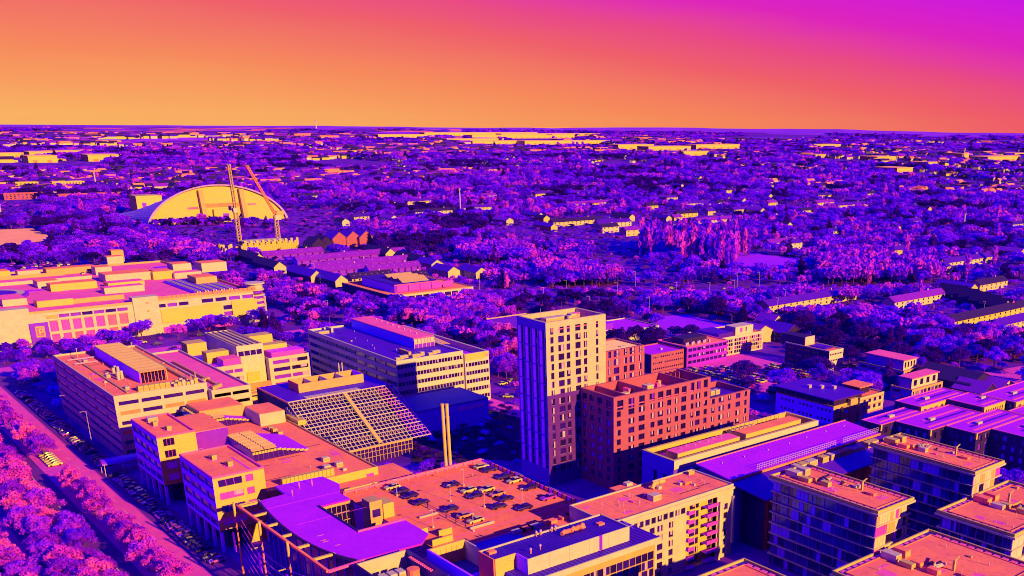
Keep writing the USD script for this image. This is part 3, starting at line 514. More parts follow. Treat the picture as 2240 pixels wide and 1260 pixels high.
# ------------------------------------------------------------------ glazed blocks on the right
def glazed(name, label, r, z=27.0, floors=8, seed=1, s_vis=True, extra=0):
    R = random.Random(seed); t = building(name, label, z, r); fl = (z - 1.6) / floors; e = .45
    t.part('core', MB().box(r[0] + 1.2, r[1] - 1.2, r[2] + 1.2, r[3] - 1.2, 0, z - 1.0), SLATE)
    for side, pl, a, b, n in (('W', r[0] + .8, r[2] + .8, r[3] - .8, 25), ('S', r[2] + .8, r[0] + .8, r[1] - .8, 12)):
        P = side_point(side, pl); du = (b - a) / n
        for j in range(floors):
            run, kind = 0, None
            for i in range(n):
                if run <= 0:
                    kind = R.choice(((GLASS, GLASS, GLASSB, GLASSB, PANELV, GLASS) if side == 'W' else (WHITE, PALE, WHITE, AMBER, GLASS, PANELM))); run = R.choice((1, 1, 2) if side == 'W' else (1, 2, 1))
                run -= 1; dd = .0 if kind in (GLASS, GLASSB) else .12
                t.part('panel' if kind in (WHITE, PALE, AMBER, PANELM, PANELV) else 'glass_panel', slab(P, a + i * du + .05, a + (i + 1) * du - .05, j * fl + .3, (j + 1) * fl - .02, -.1, dd), kind)
        if side == 'W':
            for i in range(0, n + 1, 3): t.part('mullion', slab(P, a + i * du - .05, a + i * du + .05, 0, z - 1.7, -.1, .2), PANELV)
    for j in range(1, floors + 1):
        zz = j * fl; t.part('floor_slab', MB().box(r[0] + .25, r[1] - .25, r[2] + .25, r[3] - .25, zz - .02, zz + .3), PALE)
    t.part('cornice', MB().box(r[0] - .35, r[1] + .35, r[2] - .35, r[3] + .35, z - 1.35, z - .8), PALE)
    t.part('roof', MB().box(r[0] + .4, r[1] - .4, r[2] + .4, r[3] - .4, z - .8, z - .55), ROOFD)
    t.part('roof_field', MB().box(r[0] + 2.3, r[1] - 2.3, r[2] + 2.3, r[3] - 2.3, z - .55, z - .47), ROOFO)
    for b in ((r[0], r[1], r[2], r[2] + .4), (r[0], r[1], r[3] - .4, r[3]), (r[0], r[0] + .4, r[2] + .4, r[3] - .4), (r[1] - .4, r[1], r[2] + .4, r[3] - .4)): t.part('parapet', MB().box(*b, z - .8, z), YELLOW)
    for b in ((r[0] + 2, r[1] - 2, r[2] + 2, r[2] + 2.25), (r[0] + 2, r[1] - 2, r[3] - 2.25, r[3] - 2), (r[0] + 2, r[0] + 2.25, r[2] + 2.25, r[3] - 2.25), (r[1] - 2.25, r[1] - 2, r[2] + 2.25, r[3] - 2.25)): t.part('kerb', MB().box(*b, z - .55, z - .25), ROOFO)
    for i in range(int((r[3] - r[2]) / 2.2) - 1):
        for xx in (r[0] + .8, r[1] - 1.7): t.part('gutter_pad', MB().box(xx, xx + .9, r[2] + 1.6 + 2.2 * i, r[2] + 3.0 + 2.2 * i, z - .55, z - .4), ROOFP)
    for i in range(int((r[1] - r[0]) / 2.2) - 1):
        for yy in (r[2] + .8, r[3] - 1.7): t.part('gutter_pad', MB().box(r[0] + 1.6 + 2.2 * i, r[0] + 3.0 + 2.2 * i, yy, yy + .9, z - .55, z - .4), ROOFP)
    zr, cx = z - .47, (r[0] + r[1]) / 2
    for dx, dy, a, b, c in ((-2.5, -4, 2.2, 4.2, 1.6), (.8, -4.6, 2.2, 3.4, 1.9), (-3.4, -9, 1.6, 3.4, 1.2), (-1.2, -10, 1.4, 2.6, 1.1), (-2, -15, 1.6, 2.6, 1.3)): unit(t, cx + dx, r[3] + dy, zr, a, b, c, R.choice((YELLOW, ROOFO, PALE)))
    for k in range(6): t.part('duct', MB().cyl((cx - 1 + R.uniform(-1, 3), r[3] - 11 - R.uniform(0, 4), zr + .5), (cx + R.uniform(-1, 3), r[3] - 12 - R.uniform(0, 4), zr + .6 + R.uniform(0, 1)), .3, n=7), R.choice((YELLOW, PALE, SLATE)))
    for k in range(12): pole(t, r[0] + R.uniform(3.2, r[1] - r[0] - 3.2), r[2] + R.uniform(3.2, (r[3] - r[2]) * .55), zr, R.uniform(.7, 1.2), .06, YELLOW)
    t.part('hatch', MB().box(cx + 1, cx + 2.6, r[2] + 8, r[2] + 10.2, zr, zr + .7), ROOFO)
    t.part('aerial_arm', MB().beam((cx + 2.6, r[2] + 13, zr + 2.4), (cx + 5.4, r[2] + 13.6, zr + 2.6), .25), YELLOW); t.part('aerial_post', MB().box(cx + 2.4, cx + 2.9, r[2] + 12.8, r[2] + 13.3, zr, zr + 2.6), YELLOW)
    roof_bits(t, r[0] + 3, r[1] - 4, r[2] + 3, r[3] - 5, zr, 14, ROOFP, seed)
    return t
g1 = rect(27, (1920.6, 1118.7), (1684.4, 1038.6), (2000.6, 1087.5)); g2 = rect(27, (2133.2, 1032.4), (1904.1, 967.1), (2198.4, 1007))
glazed('glazed_block', 'glazed block whose long flank mirrors pink light left of the middle street', g1, seed=3)
glazed('glazed_block', 'glazed block standing behind the others beside the row of violet roofs', g2, seed=5)
glazed('glazed_block', 'glazed block in front, cut by the bottom edge of the photo', [165, 202.3, 92, 122.1], seed=8)
glazed('glazed_block', 'glazed block cut off by the right edge of the photo', [214.9, 250, 106.3, 128], seed=11)
glazed('glazed_block', 'glazed block of which only a roof corner shows at the bottom edge', [120, 155.2, 108, 139.5], seed=13)

# ------------------------------------------------------------------ left office complex
r = [89.6, 122.2, 385.4, 471.5]; Z = 25
t = building('banded_office', 'long pale office with a rooflight on top and a dark flank to the street', Z, r)
Sops = bands(r[0] + .8, r[1] - .8, 2, 24, 6, .38, .28, 8.2, .5); Wops = bands(r[2] + .5, r[3] - 1, 2, 24, 6, .38, .28, 14, .3)
shell(t, r, Z, {'S': Sops, 'W': Wops}, {'S': PALE}, parapet=.7, roof=ROOFO, pw=.5)
windows(t, side_point('S', r[2]), Sops, .3, (GLASSB, ROOFO, GLASSB), .0); windows(t, side_point('W', r[0]), Wops, .3, (GLASS,))
r2 = [122.3, 137, 381.6, 462]
shell(t, r2, 22.5, {'S': bands(r2[0] + .5, r2[1] - .5, 2, 22, 6, .38, .28, 7)}, {'S': PALE}, parapet=.7, roof=ROOFP, pw=.5)
zr = Z - .7
ax0, ax1, ay0, ay1 = 103.5, 113.5, 402, 462
t.part('rooflight_wall', MB().box(ax0, ax0 + .4, ay0, ay1, zr, zr + 4.2), MAUVE); t.part('rooflight_wall', MB().box(ax1 - .4, ax1, ay0, ay1, zr, zr + 4.2), AMBER); t.part('rooflight_glass', MB().box(ax0 + .4, ax1 - .4, ay0, ay0 + .3, zr, zr + 3.2), GLASS)
for k in range(8): t.part('glazing_bar', MB().box(ax0 + .4 + 1.25 * k, ax0 + .55 + 1.25 * k, ay0 - .15, ay0, zr, zr + 4.2), ROOFO)
for k in range(34):
    y = ay0 + k * 1.75; t.part('rooflight_slat', MB().hexa([(ax0, y, zr + 4.0), (ax1, y, zr + 4.0), (ax1, y + 1.5, zr + 4.5), (ax0, y + 1.5, zr + 4.5), (ax0, y, zr + 4.2), (ax1, y, zr + 4.2), (ax1, y + 1.5, zr + 4.7), (ax0, y + 1.5, zr + 4.7)]), YELLOW if k % 3 else AMBER)
for k in range(6): unit(t, 100 + 1.9 * k, 390.2, zr, 1.7, 2.2, 2.0, YELLOW)
for k in range(9): unit(t, 112 + 1.5 * (k % 6), 389 + 3 * (k // 6), zr, 1.2, 1.4, 1.2 + .5 * (k % 3), YELLOW if k % 2 else PALE)
for x, y in ((99, 413), (100.5, 414), (99.6, 421), (101, 424), (101.4, 422)): t.part('flue', MB().cyl((x, y, zr), (x, y, zr + 3.2), .55, n=8), PALE)
for y in (396, 420, 452): unit(t, 97, y, zr, 1.4, 2.5, 1.2)
t.part('walkway', MB().box(95.2, 96.0, 390, 466, zr + .2, zr + .45), AMBER); t.part('pipe_run', MB().box(92, 102, 458, 458.4, zr + .4, zr + .8), CURTAIN); t.part('pipe_run', MB().box(92.4, 101, 449, 449.4, zr + .4, zr + .8), CURTAIN)
t.part('roof_upstand', MB().box(118, 119, 395, 465, zr, zr + 1.0), AMBER); t.part('roof_upstand', MB().box(127, 127.6, 388, 440, 21.8, 22.8), AMBER)
for x, y, h in ((97.2, 464, 4), (119.6, 389, 4.4), (118.6, 391, 3), (114, 466, 3.5), (108, 467, 3), (118, 462, 4)): pole(t, x, y, zr, h, .14, YELLOW, 'aerial')
for k in range(8): unit(t, 124.5 + 1.2 * (k % 4), 386 + 9 * (k // 4) + k, 21.8, 1.0, 2.0, 1.2, AMBER)

roof_bits(t, 91, 102, 388, 468, zr, 30, ROOFP, 7); roof_bits(t, 115, 121, 392, 468, zr, 14, ROOFP, 8)
# podium with orange roofs and two striped rooflights
pz = 14.6
r = [95.2, 138.6, 283.4, 381.0]
t = building('podium', 'low podium of orange roofs linking the offices, with two striped rooflights', pz, r)
shell(t, r, pz, {}, {'S': YELLOW}, parapet=.5, roof=ROOFO, pw=.4)
for n, (cor, lf, rt) in enumerate((((442.5, 917.5), (395, 890.8), (489, 907.6)), ((551.6, 985), (494, 951), (603, 973)))):
    q = rect(18.2, cor, lf, rt)
    t.part('rooflight_wall', MB().box(q[0], q[0] + .25, q[2], q[3], pz - .5, 17.6), GLASSB); t.part('rooflight_wall', MB().box(q[0] + .25, q[1], q[2], q[2] + .25, pz - .5, 17.2), GLASSB); t.part('rooflight_wall', MB().box(q[1] - .25, q[1], q[2] + .25, q[3], pz - .5, 17.6), GLASSB)
    t.part('rooflight_base', MB().box(q[0] + .3, q[1] - .3, q[2] + .3, q[3], 17.3, 17.75), SLATE)
    k = 0
    while q[2] + k * 2.0 + 1 < q[3]:
        for a, b in ((q[0], (q[0] + q[1]) / 2 - .15), ((q[0] + q[1]) / 2 + .15, q[1])):
            y = q[2] + k * 2.0; t.part('rooflight_slat', MB().hexa([(a, y, 17.5), (b, y, 17.5), (b, y + 1.35, 18.1), (a, y + 1.35, 18.1), (a, y, 17.75), (b, y, 17.75), (b, y + 1.35, 18.35), (a, y + 1.35, 18.35)]), YELLOW if k % 2 else AMBER)
        k += 1
    lx = q[1] + 11
    t.part('glass_wall', MB().hexa([(q[0], q[2] - .3, pz - .6), (lx, q[2] - .3, pz - .6), (lx, q[2] - .1, pz - .6), (q[0], q[2] - .1, pz - .6), (q[0], q[2] - .3, 17.2), (q[1], q[2] - .3, 17.2), (q[1], q[2] - .1, 17.2), (q[0], q[2] - .1, 17.2)]), GLASSB)
    for j in range(12): x = q[0] + j * 1.7; h = 17.2 if x < q[1] else 17.2 - (x - q[1]) / 11 * 2.7; t.part('glazing_bar', MB().box(x, x + .12, q[2] - .42, q[2] - .31, pz - .5, h), PANELV)
    for j in range(8): a = q[0] + j * 1.15 * (q[1] - q[0]) / 9.4; t.part('eaves_panel', MB().box(a + .1, a + (q[1] - q[0]) / 8 - .1, q[2] - .5, q[2] - .43, 16.5, 17.3), YELLOW)
    for j in range(7): x = q[1] + j * 1.5; h = 17.3 - j * 1.5 / 11 * 2.7; t.part('eaves_panel', MB().box(x + .1, x + 1.4, q[2] - .5, q[2] - .43, h - .75, h - .1), YELLOW)
    t.part('glass_roof', MB().hexa([(q[1], q[2], pz), (lx, q[2], pz - .3), (lx, q[3], pz - .3), (q[1], q[3], pz), (q[1], q[2], 17.2), (lx, q[2], pz + .05), (lx, q[3], pz + .05), (q[1], q[3], 17.2)]), ROOFV)
p0, p1 = at(600, 1046, pz), at(702, 1022, pz)
for k in range(13):
    x = p0[0] + (p1[0] - p0[0]) * k / 12; unit(t, x, r[2] + 3.4, pz - .5, 1.15, 1.6, 2.3, YELLOW)
for px, py in ((715, 1024), (741, 1017), (712, 1006)): q = at(px, py, pz); unit(t, q[0], q[1], pz - .5, 2.2, 1.8, 1.5)
for px, py in ((592, 940), (600, 943), (612, 950)): q = at(px, py, pz); unit(t, q[0], q[1], pz - .5, 1.6, 2, 1.6, YELLOW)
q = at(640, 920, pz); t.part('upstand', MB().box(q[0] - .5, q[0] + 2.5, q[1] - 6, q[1] + 5, pz - .5, pz + 1.3), YELLOW)
t.part('roof_box', MB().box(112, 128, 366, 380, pz - .5, 19.5), AMBER); t.part('roof_box', MB().box(128.2, 137.5, 352, 366, pz - .5, 18.6), PALE); t.part('roof_cover', MB().box(112.2, 127.8, 366.2, 379.8, 19.5, 19.65), ROOFO); t.part('roof_cover', MB().box(128.4, 137.3, 352.2, 365.8, 18.6, 18.75), ROOFO)
t.part('window', MB().box(134.5, 137, 283.3, 283.37, 10.5, 13), PANELM)

roof_bits(t, 103, 136, 286, 350, pz - .5, 36, ROOFP, 9)
# two orange roofed blocks on piers along the street
for n, (cor, lf, rt, lab, wide) in enumerate((((343.3, 956.2), (284.8, 916.5), (397, 945), 'orange roofed block on piers along the street, the one nearer the banded office', .52), ((465, 1045), (390.7, 993.6), (575.9, 1020.5), 'orange roofed block on piers along the street, the one with the bright yellow front', 1))):
    z = 23.5; r = rect(z, cor, lf, rt); r[1] = max(r[1], r[0] + 12)
    t = building('pier_block', lab, z, r)
    Wops = bands(r[2] + .5, r[3] - .6, 7.3, 22.9, 4, .55, .16, 6.4, .22)
    Sops = [o for k in range(4) for o in ((r[0] + 1.4, r[0] + 1.4 + 6.8, 8.4 + 3.9 * k, 10.5 + 3.9 * k), (r[0] + 9.2, r[0] + 11.4, 8.4 + 3.9 * k, 10.5 + 3.9 * k))] if n else [(r[0] + 1.8, r[0] + 5.2, 8.2 + 3.9 * k, 10.6 + 3.9 * k) for k in range(4)]
    shell(t, r, z, {'S': Sops, 'W': Wops}, {'S': YELLOW, 'W': MAUVE}, z0=6.9, parapet=.55, roof=ROOFO, pmat=ROOFP, pw=.45)
    windows(t, side_point('S', r[2]), Sops, .3, (PANELM, GLASSB) if n else (PANELM, GLASS), .3, mull=3, mullmat=PANELM); windows(t, side_point('W', r[0]), Wops, .35, (GLASS, GLASS, GLASSB), .1)
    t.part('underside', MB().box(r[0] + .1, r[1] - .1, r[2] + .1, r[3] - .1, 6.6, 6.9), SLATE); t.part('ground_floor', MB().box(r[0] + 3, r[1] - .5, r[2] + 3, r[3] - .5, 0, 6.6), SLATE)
    for k in range(5): t.part('pier', MB().box(r[0] + .1, r[0] + .9, r[2] + .1 + (r[3] - r[2] - 1) * k / 4, r[2] + .9 + (r[3] - r[2] - 1) * k / 4, 0, 6.9), MAUVE)
    t.part('pier', MB().box(r[1] - 1.2, r[1] - .4, r[2] + .1, r[2] + .9, 0, 6.9), MAUVE); t.part('string_course', MB().box(r[0] - .06, r[1], r[2] - .06, r[2] - .01, 9.6, 10.6) if n else MB().box(r[0] - .06, r[0] - .01, r[2], r[3], 10.6, 10.9), ROOFP)
    zr = z - .55
    for a, b in ((.45, .62), (.55, .3)) if n else ((.35, .55), (.5, .25)):
        x, y = r[0] + a * (r[1] - r[0]), r[2] + b * (r[3] - r[2]); unit(t, x, y, zr, 1.4, 1.2, 1.5, YELLOW); unit(t, x - .5, y + 1.4, zr, .8, 1, 1.2, AMBER); t.part('slab', MB().box(x - 1.6, x + 1.4, y - 1.4, y + 2.2, zr, zr + .08), ROOFP)
    t.part('roof_rail', MB().box(r[0] + .8, r[0] + 7, r[3] - .5, r[3] - .44, z + .5, z + .57), CURTAIN)
    if not n: unit(t, r[0] + 5, r[3] - 6, zr, 3.2, 2.6, 1.6, PALE); t.part('side_wing', MB().box(r[1] + .05, r[1] + 12, r[2] + 5, r[3] + 1, 0, 21), PANELV); t.part('side_roof', MB().box(r[1] + .1, r[1] + 11.9, r[2] + 5.1, r[3] + .9, 21, 21.2), ROOFO)
    else: t.part('walkway', MB().box(r[0] + 11.2, r[0] + 11.7, r[2] + 1.2, r[2] + 16, zr + .02, zr + .1), PANELM)

# building with the sloped lattice
fx0, fx1, fyt, fyb, fzt, fzb = 140.8, 183.6, 356.4, 328.6, 20.0, 6.0
t = Thing('lattice_hall', 'dark hall with a long sloped lattice of pale glazing frames facing the chimneys', 'building', (162, 356, 0))
t.part('wall', MB().box(fx0, fx1, fyt, 386, 0, 19.4), SLATE); t.part('roof', MB().box(fx0 + .2, fx1 - .2, fyt + .2, 385.8, 19.4, 19.8), ROOFB)
for x in (fx0, fx1 - .3): t.part('roof_edge', MB().box(x, x + .3, fyt, 386, 19.4, 20), ROOFO)
t.part('plant_box', MB().box(150, 177, 367.5, 368, 19.8, 23.2), AMBER); t.part('plant_box', MB().box(150, 150.4, 368, 377, 19.8, 23.2), ROOFO); t.part('plant_box', MB().box(176.6, 177, 368, 377, 19.8, 23.2), MAUVE); t.part('plant_box', MB().box(150.4, 176.6, 376.6, 377, 19.8, 23.2), AMBER)
for k in range(3): t.part('plant_divider', MB().box(156 + 6.5 * k, 156.3 + 6.5 * k, 368, 376.6, 19.8, 23), STEEL)
for x in (170, 171.4): pole(t, x, 374, 22, 5.5, .22, PALE, 'flue')
for k in range(14): t.part('roof_panel', MB().box(148.5 + 2 * k, 150.3 + 2 * k, 357.2, 360.4, 19.8, 20.1), PALE if k < 11 else ROOFB)
N_ = np.array([0, fzt - fzb, fyb - fyt]); N_ = N_ / np.linalg.norm(N_) * -1; N_ = np.array([0, -(fzt - fzb), (fyt - fyb)]) / math.hypot(fzt - fzb, fyt - fyb)
def sl(x, s, d=0): return (x, fyt + (fyb - fyt) * s + N_[1] * d, fzt + (fzb - fzt) * s + N_[2] * d)
t.part('glass', MB().quad(sl(fx0, 0, -1.6), sl(fx1 - 8, 0, -1.6), sl(fx1 - 8, 1, -1.6), sl(fx0, 1, -1.6)), GLASS)
for k in range(27): x = fx0 + (fx1 - fx0) * k / 26; t.part('rafter', MB().beam(sl(x, 0), sl(x, 1.02), .24), WHITE if x < fx1 - 8 else PANELM)
for k in range(17): s = k / 16; t.part('purlin', MB().beam(sl(fx0, s, .03), sl(fx1, s, .03), .30 if k % 4 == 0 else .16), WHITE)
for row in range(4):
    for k in range(26):
        a, b = fx0 + (fx1 - fx0) * k / 26, fx0 + (fx1 - fx0) * (k + .5) / 26; c = fx0 + (fx1 - fx0) * (k + 1) / 26; s = row * .25 + .02
        t.part('brace', MB().beam(sl(a, s), sl(b, s + .09, -1.4), .14).beam(sl(b, s + .09, -1.4), sl(c, s), .14), STEEL)
a, b = 162.2, 163.6
t.part('diagonal_band', MB().hexa([sl(a, .02, .25), sl(b, .02, .25), sl(b - 0, .98, .25), sl(a, .98, .25), sl(a, .02, .5), sl(b, .02, .5), sl(b, .98, .5), sl(a, .98, .5)]), YELLOW)
t.part('front_wall', wall_mesh(side_point('S', fyb), fx0, fx1 - 8, 0, fzb), GLASSB); t.part('eaves', MB().box(fx0, fx1 - 8, fyb - .5, fyb, fzb - .5, fzb + .1), AMBER)
for k in range(24): t.part('front_bar', MB().box(fx0 + 1.5 * k, fx0 + 1.5 * k + .18, fyb - .25, fyb - .05, 0, fzb), AMBER)
for z in (2, 4): t.part('front_bar', MB().box(fx0, fx1 - 8, fyb - .3, fyb - .26, z, z + .15), AMBER)
for k in range(6): t.part('left_stack', MB().box(fx0 - .5, fx0 - .02, fyt + .5 - 3.4 * k * .5, fyt + 1.6 - 3.4 * k * .5, 12, 18 - k * .6), CURTAIN)
# dark annexe by the chimneys
t = building('dark_annexe', 'plain dark blue box beside the lattice hall with a pink sign strip', 9, [187, 222, 344, 366])
q = at(880, 1, 9)
t.part('wall', MB().box(187, 220, 344, 366, 0, 10.5), PANELV); t.part('roof', MB().box(186.8, 220.2, 343.8, 366.2, 10.5, 10.9), ROOFD); t.part('sign_strip', MB().box(205, 218, 343.85, 343.97, 7.6, 9.4), PANELM)
for k in range(9): t.part('sign_bar', MB().box(205.4 + 1.4 * k, 205.5 + 1.4 * k, 343.78, 343.85, 7.7, 9.3), CURTAIN)

# banded office with the stepped parapet
r = [196.2, 228.5, 375.7, 461.8]; Z = 24
t = building('banded_office', 'wide banded office with a glazed penthouse behind the chimneys, dark on its left flank', Z, r)
Sops = bands(r[0] + .3, r[1] - .3, .6, 23.0, 6, .46, .30, 1.5, .10); Wops = bands(r[2] + .5, r[3] - .5, .6, 23, 6, .46, .30, 10, .2)
shell(t, r, Z, {'S': Sops, 'W': Wops}, {'S': WHITE}, parapet=.8, roof=ROOFB, pw=.6)
windows(t, side_point('S', r[2]), Sops, .25, (GLASSB, GLASS, GLASS), .12, name='window'); windows(t, side_point('W', r[0]), Wops, .3, (GLASS,))
r3 = [228.6, 241, 374.6, 450]
S3 = bands(r3[0] + .3, r3[1] - .3, .6, 19.3, 5, .46, .30, 1.5, .10)
shell(t, r3, 22.4, {'S': S3}, {'S': WHITE}, parapet=2.6, roof=ROOFV, pmat=WHITE, pw=.5); windows(t, side_point('S', r3[2]), S3, .25, (GLASSB, GLASS), .1)
t.part('sign_panel', MB().box(r3[0] + .2, r3[1] - 2.2, r3[2] - .2, r3[2] - .02, 19.6, 22.3), YELLOW); t.part('logo_plate', MB().box(r3[1] - 2, r3[1] - .2, r3[2] - .2, r3[2] - .02, 20, 22.2), YELLOW)
t.part('logo_plate', MB().box(r3[1] - 1.6, r3[1] - .6, r3[2] - .28, r3[2] - .2, 20.5, 21.0), MAUVE)
t.part('penthouse', MB().box(216, 226, 396, 456, 23.2, 27.6), PANELV); t.part('penthouse_roof', MB().box(215.8, 226.2, 395.8, 456.2, 27.6, 27.9), ROOFP)
for k in range(6): t.part('penthouse_bar', MB().box(216 + 2 * k - .02, 216.2 + 2 * k, 395.7, 395.85, 23.2, 27.6), PALE); t.part('penthouse_panel', MB().box(216.4 + 1.64 * k, 217.8 + 1.64 * k, 395.86, 395.98, 25, 27.3), PALE)
for k in range(6): t.part('frame_rail', MB().beam((226.2, 396 + .8 * k, 27 - .7 * k), (233, 394, 23.4), .2), STEEL)
for k in range(9): unit(t, 199 + 2.6 * k, 380 + (k % 3) * 1.2, 23.2, 1.8, 1.6, 1.2 + .3 * (k % 2))
unit(t, 207, 388, 23.2, 1.2, 9, 2.0, AMBER); unit(t, 199.5, 452, 23.2, 5, 2, 1.2); unit(t, 204, 455, 23.2, 1, 6, 2)
for k in range(8): pole(t, 222 + .3 * k, 404 + 6 * k, 27.9, .6, .3, CURTAIN)

roof_bits(t, 198, 214, 380, 458, 23.2, 24, ROOFD, 12)
# stepped pale building between the two offices
t = Thing('stepped_building', 'stepped pale building with blank yellow boxes between the two banded offices', 'building', (150, 410, 0))
A = rect(25, (505, 758), (455, 727), (578, 752))
Ao = [(A[0] + .5 + k * (A[1] - A[0] - 1) / 4, A[0] + .2 + (k + 1) * (A[1] - A[0] - 1) / 4, 20.4, 22.6) for k in range(4)]
shell(t, A, 25, {'S': Ao}, {'S': WHITE}, parapet=.3, roof=PALE, pw=.3); windows(t, side_point('S', A[2]), Ao, .3, (GLASSB,))
for k in range(5): t.part('roof_rib', MB().box(A[0] + 1 + k * (A[1] - A[0]) / 5, A[0] + 1.4 + k * (A[1] - A[0]) / 5, A[2] + 1, A[3] - 1, 24.7, 25.2), DARK if k == 2 else AMBER)
for k in range(4): t.part('wall_joint', MB().box(A[0] + 1.2 + k * (A[1] - A[0]) / 4, A[0] + 1.26 + k * (A[1] - A[0]) / 4, A[2] - .03, A[2] + .01, 8, 20), AMBER)
t.part('blank_panel', MB().box(A[0] + 3, A[1] - 3, A[2] - .5, A[2] - .05, 9, 13), YELLOW); t.part('balcony_panel', MB().box(A[0] + 2, A[1] + 3, A[2] - 3, A[2] - 2.6, 5.6, 8.6), ROOFO)
B_ = [A[0] - 13, A[0] - .1, A[2] - 6, A[3] - 4]
Bo = bands(B_[0] + 4.4, B_[1] - .3, 4, 17.5, 4, .45, .3, 4.2, .25)
shell(t, B_, 18.5, {'S': Bo}, {'S': PALE}, parapet=.6, roof=ROOFV, pw=.4); windows(t, side_point('S', B_[2]), Bo, .3, (GLASSB, PANELV), .2)
t.part('upper_storey', MB().box(B_[0] + 5, B_[1] - .4, B_[2] + 1.2, B_[2] + 9, 17.9, 20.8), PANELM); t.part('upper_roof', MB().box(B_[0] + 4.8, B_[1] - .2, B_[2] + 1, B_[2] + 9.2, 20.8, 21.1), ROOFP)
t.part('roof_box', MB().box(B_[0] + 2, B_[0] + 11.5, B_[2] + 12, B_[2] + 18, 17.9, 22.6), YELLOW); t.part('roof_box', MB().box(B_[0] + .5, B_[0] + 9, B_[3] - 9, B_[3] - 1, 17.9, 23.4), YELLOW)
C_ = [A[1] + .4, A[1] + 19, A[2] - 3.5, A[3] - 2]
Co = bands(C_[0] + 1.4, C_[1] - .4, 4.5, 18, 4, .5, .28, 8, .4)
shell(t, C_, 18.6, {'S': Co}, {'S': PALE}, parapet=.5, roof=ROOFP, pw=.4); windows(t, side_point('S', C_[2]), Co, .3, (GLASSB, PANELV, GLASS), .3)
t.part('roof_box', MB().box(C_[0] + 1, C_[0] + 13, C_[2] + 10, C_[2] + 16, 18.1, 22.4), YELLOW); t.part('roof_box', MB().box(C_[0] + 4, C_[0] + 15, C_[3] - 9, C_[3] - 2, 18.1, 22.8), YELLOW); t.part('upper_storey', MB().box(C_[0] + 2, C_[0] + 17, C_[2] + 1, C_[2] + 9, 18.1, 20.6), PANELM)
t.part('canopy', MB().box(B_[1], C_[1] + .5, A[2] - 7, A[2] - 3.2, 4.2, 5.0), AMBER)
for k in range(5): t.part('pier', MB().box(B_[1] + 1 + 7.5 * k, B_[1] + 1.7 + 7.5 * k, A[2] - 6.8, A[2] - 6.2, 0, 4.2), PALE)
# ------------------------------------------------------------------ ground, roads, fields, hills
GROUND = mat('ground_cover', (.20, .010, .50), (.035, .003, .18), .03, .95, .1)
GRASS = mat('lawn', (.36, .01, .80), (.28, .008, .70), .05, .95, .1)
FIELD1 = mat('stubble_field', (.95, .16, .20), (.8, .09, .28), .004, .95)
FIELD2 = mat('pasture', (.45, .012, .70), (.34, .01, .66), .004, .95)
FIELD3 = mat('dark_field', (.18, .008, .60), (.12, .005, .5), .004, .95)
HILLM = mat('far_hill', (.30, .02, .62), (.14, .006, .5), .0015, .95)
SAND = mat('sandy_plot', (.95, .46, .16), (.9, .34, .14), .05, .95)
R0 = 12300.0
g = MB(); ring = [(0, 0, 0)]; radii = [60, 150, 300, 500, 800, 1300, 2200, 3600, 6000, 9000, R0]; na = 48
g.v.append((0, 0, 0))
for rr in radii:
    for i in range(na): g.v.append((rr * math.cos(2 * math.pi * i / na), rr * math.sin(2 * math.pi * i / na), 0.0))
for i in range(na):
    j = (i + 1) % na; g.f.append((0, 1 + i, 1 + j))
    for k in range(len(radii) - 1): g.f.append((1 + k * na + i, 1 + (k + 1) * na + i, 1 + (k + 1) * na + j, 1 + k * na + j))
structure('ground', g, GROUND)
for a0, a1, rr, hh, sd in ((78, 96, 11200, 16, 1), (50, 80, 11700, 14, 2), (20, 60, 11500, 34, 3), (8, 42, 10200, 16, 4)):
    hm, n = MB(), 60
    for i in range(n + 1):
        a = math.radians(a0 + (a1 - a0) * i / n); env = min(1, 4 * i / n, 4 * (n - i) / n)
        h = env * hh * (.25 + 1.2 * float(meshkit.fbm(np.array([i * .13, sd * 7.0, 0]), 3, sd)) ** 1.2)
        for d, z in ((-700, .0), (-250, h * .7), (0, h), (300, h * .7), (800, 0)): hm.v.append(((rr + d) * math.cos(a), (rr + d) * math.sin(a), z - .2))
    for i in range(n):
        for k in range(4): hm.f.append((i * 5 + k, i * 5 + k + 1, i * 5 + k + 6, i * 5 + k + 5))
    structure('hill', hm, HILLM)
R = random.Random(4)
fm = {0: FIELD1, 1: FIELD2, 2: FIELD3}
def field(a, d, w, l, ang, mt, z=.02):
    c = np.array([d * math.cos(a), d * math.sin(a)]); u = np.array([math.cos(ang), math.sin(ang)]); v = np.array([-u[1], u[0]])
    p = [c + s * u * w / 2 + t * v * l / 2 * (1 + .15 * s) for s, t in ((-1, -1), (1, -1), (1, 1), (-1, 1))]
    structure('field', MB().quad(*[(q[0], q[1], z) for q in p]), mt)
for k in range(150):
    a = math.radians(R.uniform(57, 83) if R.random() < .7 else R.uniform(26, 70)); d = R.uniform(3900, 10800); left = a > math.radians(60)
    field(a, d, R.uniform(250, 900), R.uniform(100, 420), math.radians(R.uniform(-25, 25) + 48), fm[R.choice((0, 0, 1, 1, 2) if left else (0, 1, 2, 2, 2))], .3 + .01 * k)
SHEETS = []
def sheet(name, mt, z, *pix, kind='structure'):
    pts = [at(p[0], p[1], 0) for p in pix]; c = np.mean(pts, 0); mb = MB()
    import trimesh, shapely.geometry as sg
    tt = trimesh.creation.extrude_polygon(sg.Polygon([q[:2] for q in pts]), .02, engine='earcut'); tt.apply_translation((0, 0, z)); mb.add(tt.vertices, tt.faces)
    SHEETS.append(sg.Polygon([q[:2] for q in pts])); return structure(name, mb, mt, kind)
sheet('playing_field', GRASS, .05, (1560, 585), (1600, 548), (1700, 560), (1790, 572), (1720, 600), (1630, 600))
sheet('lawn', GRASS, .05, (1420, 695), (1500, 688), (1700, 735), (1560, 765), (1440, 715))
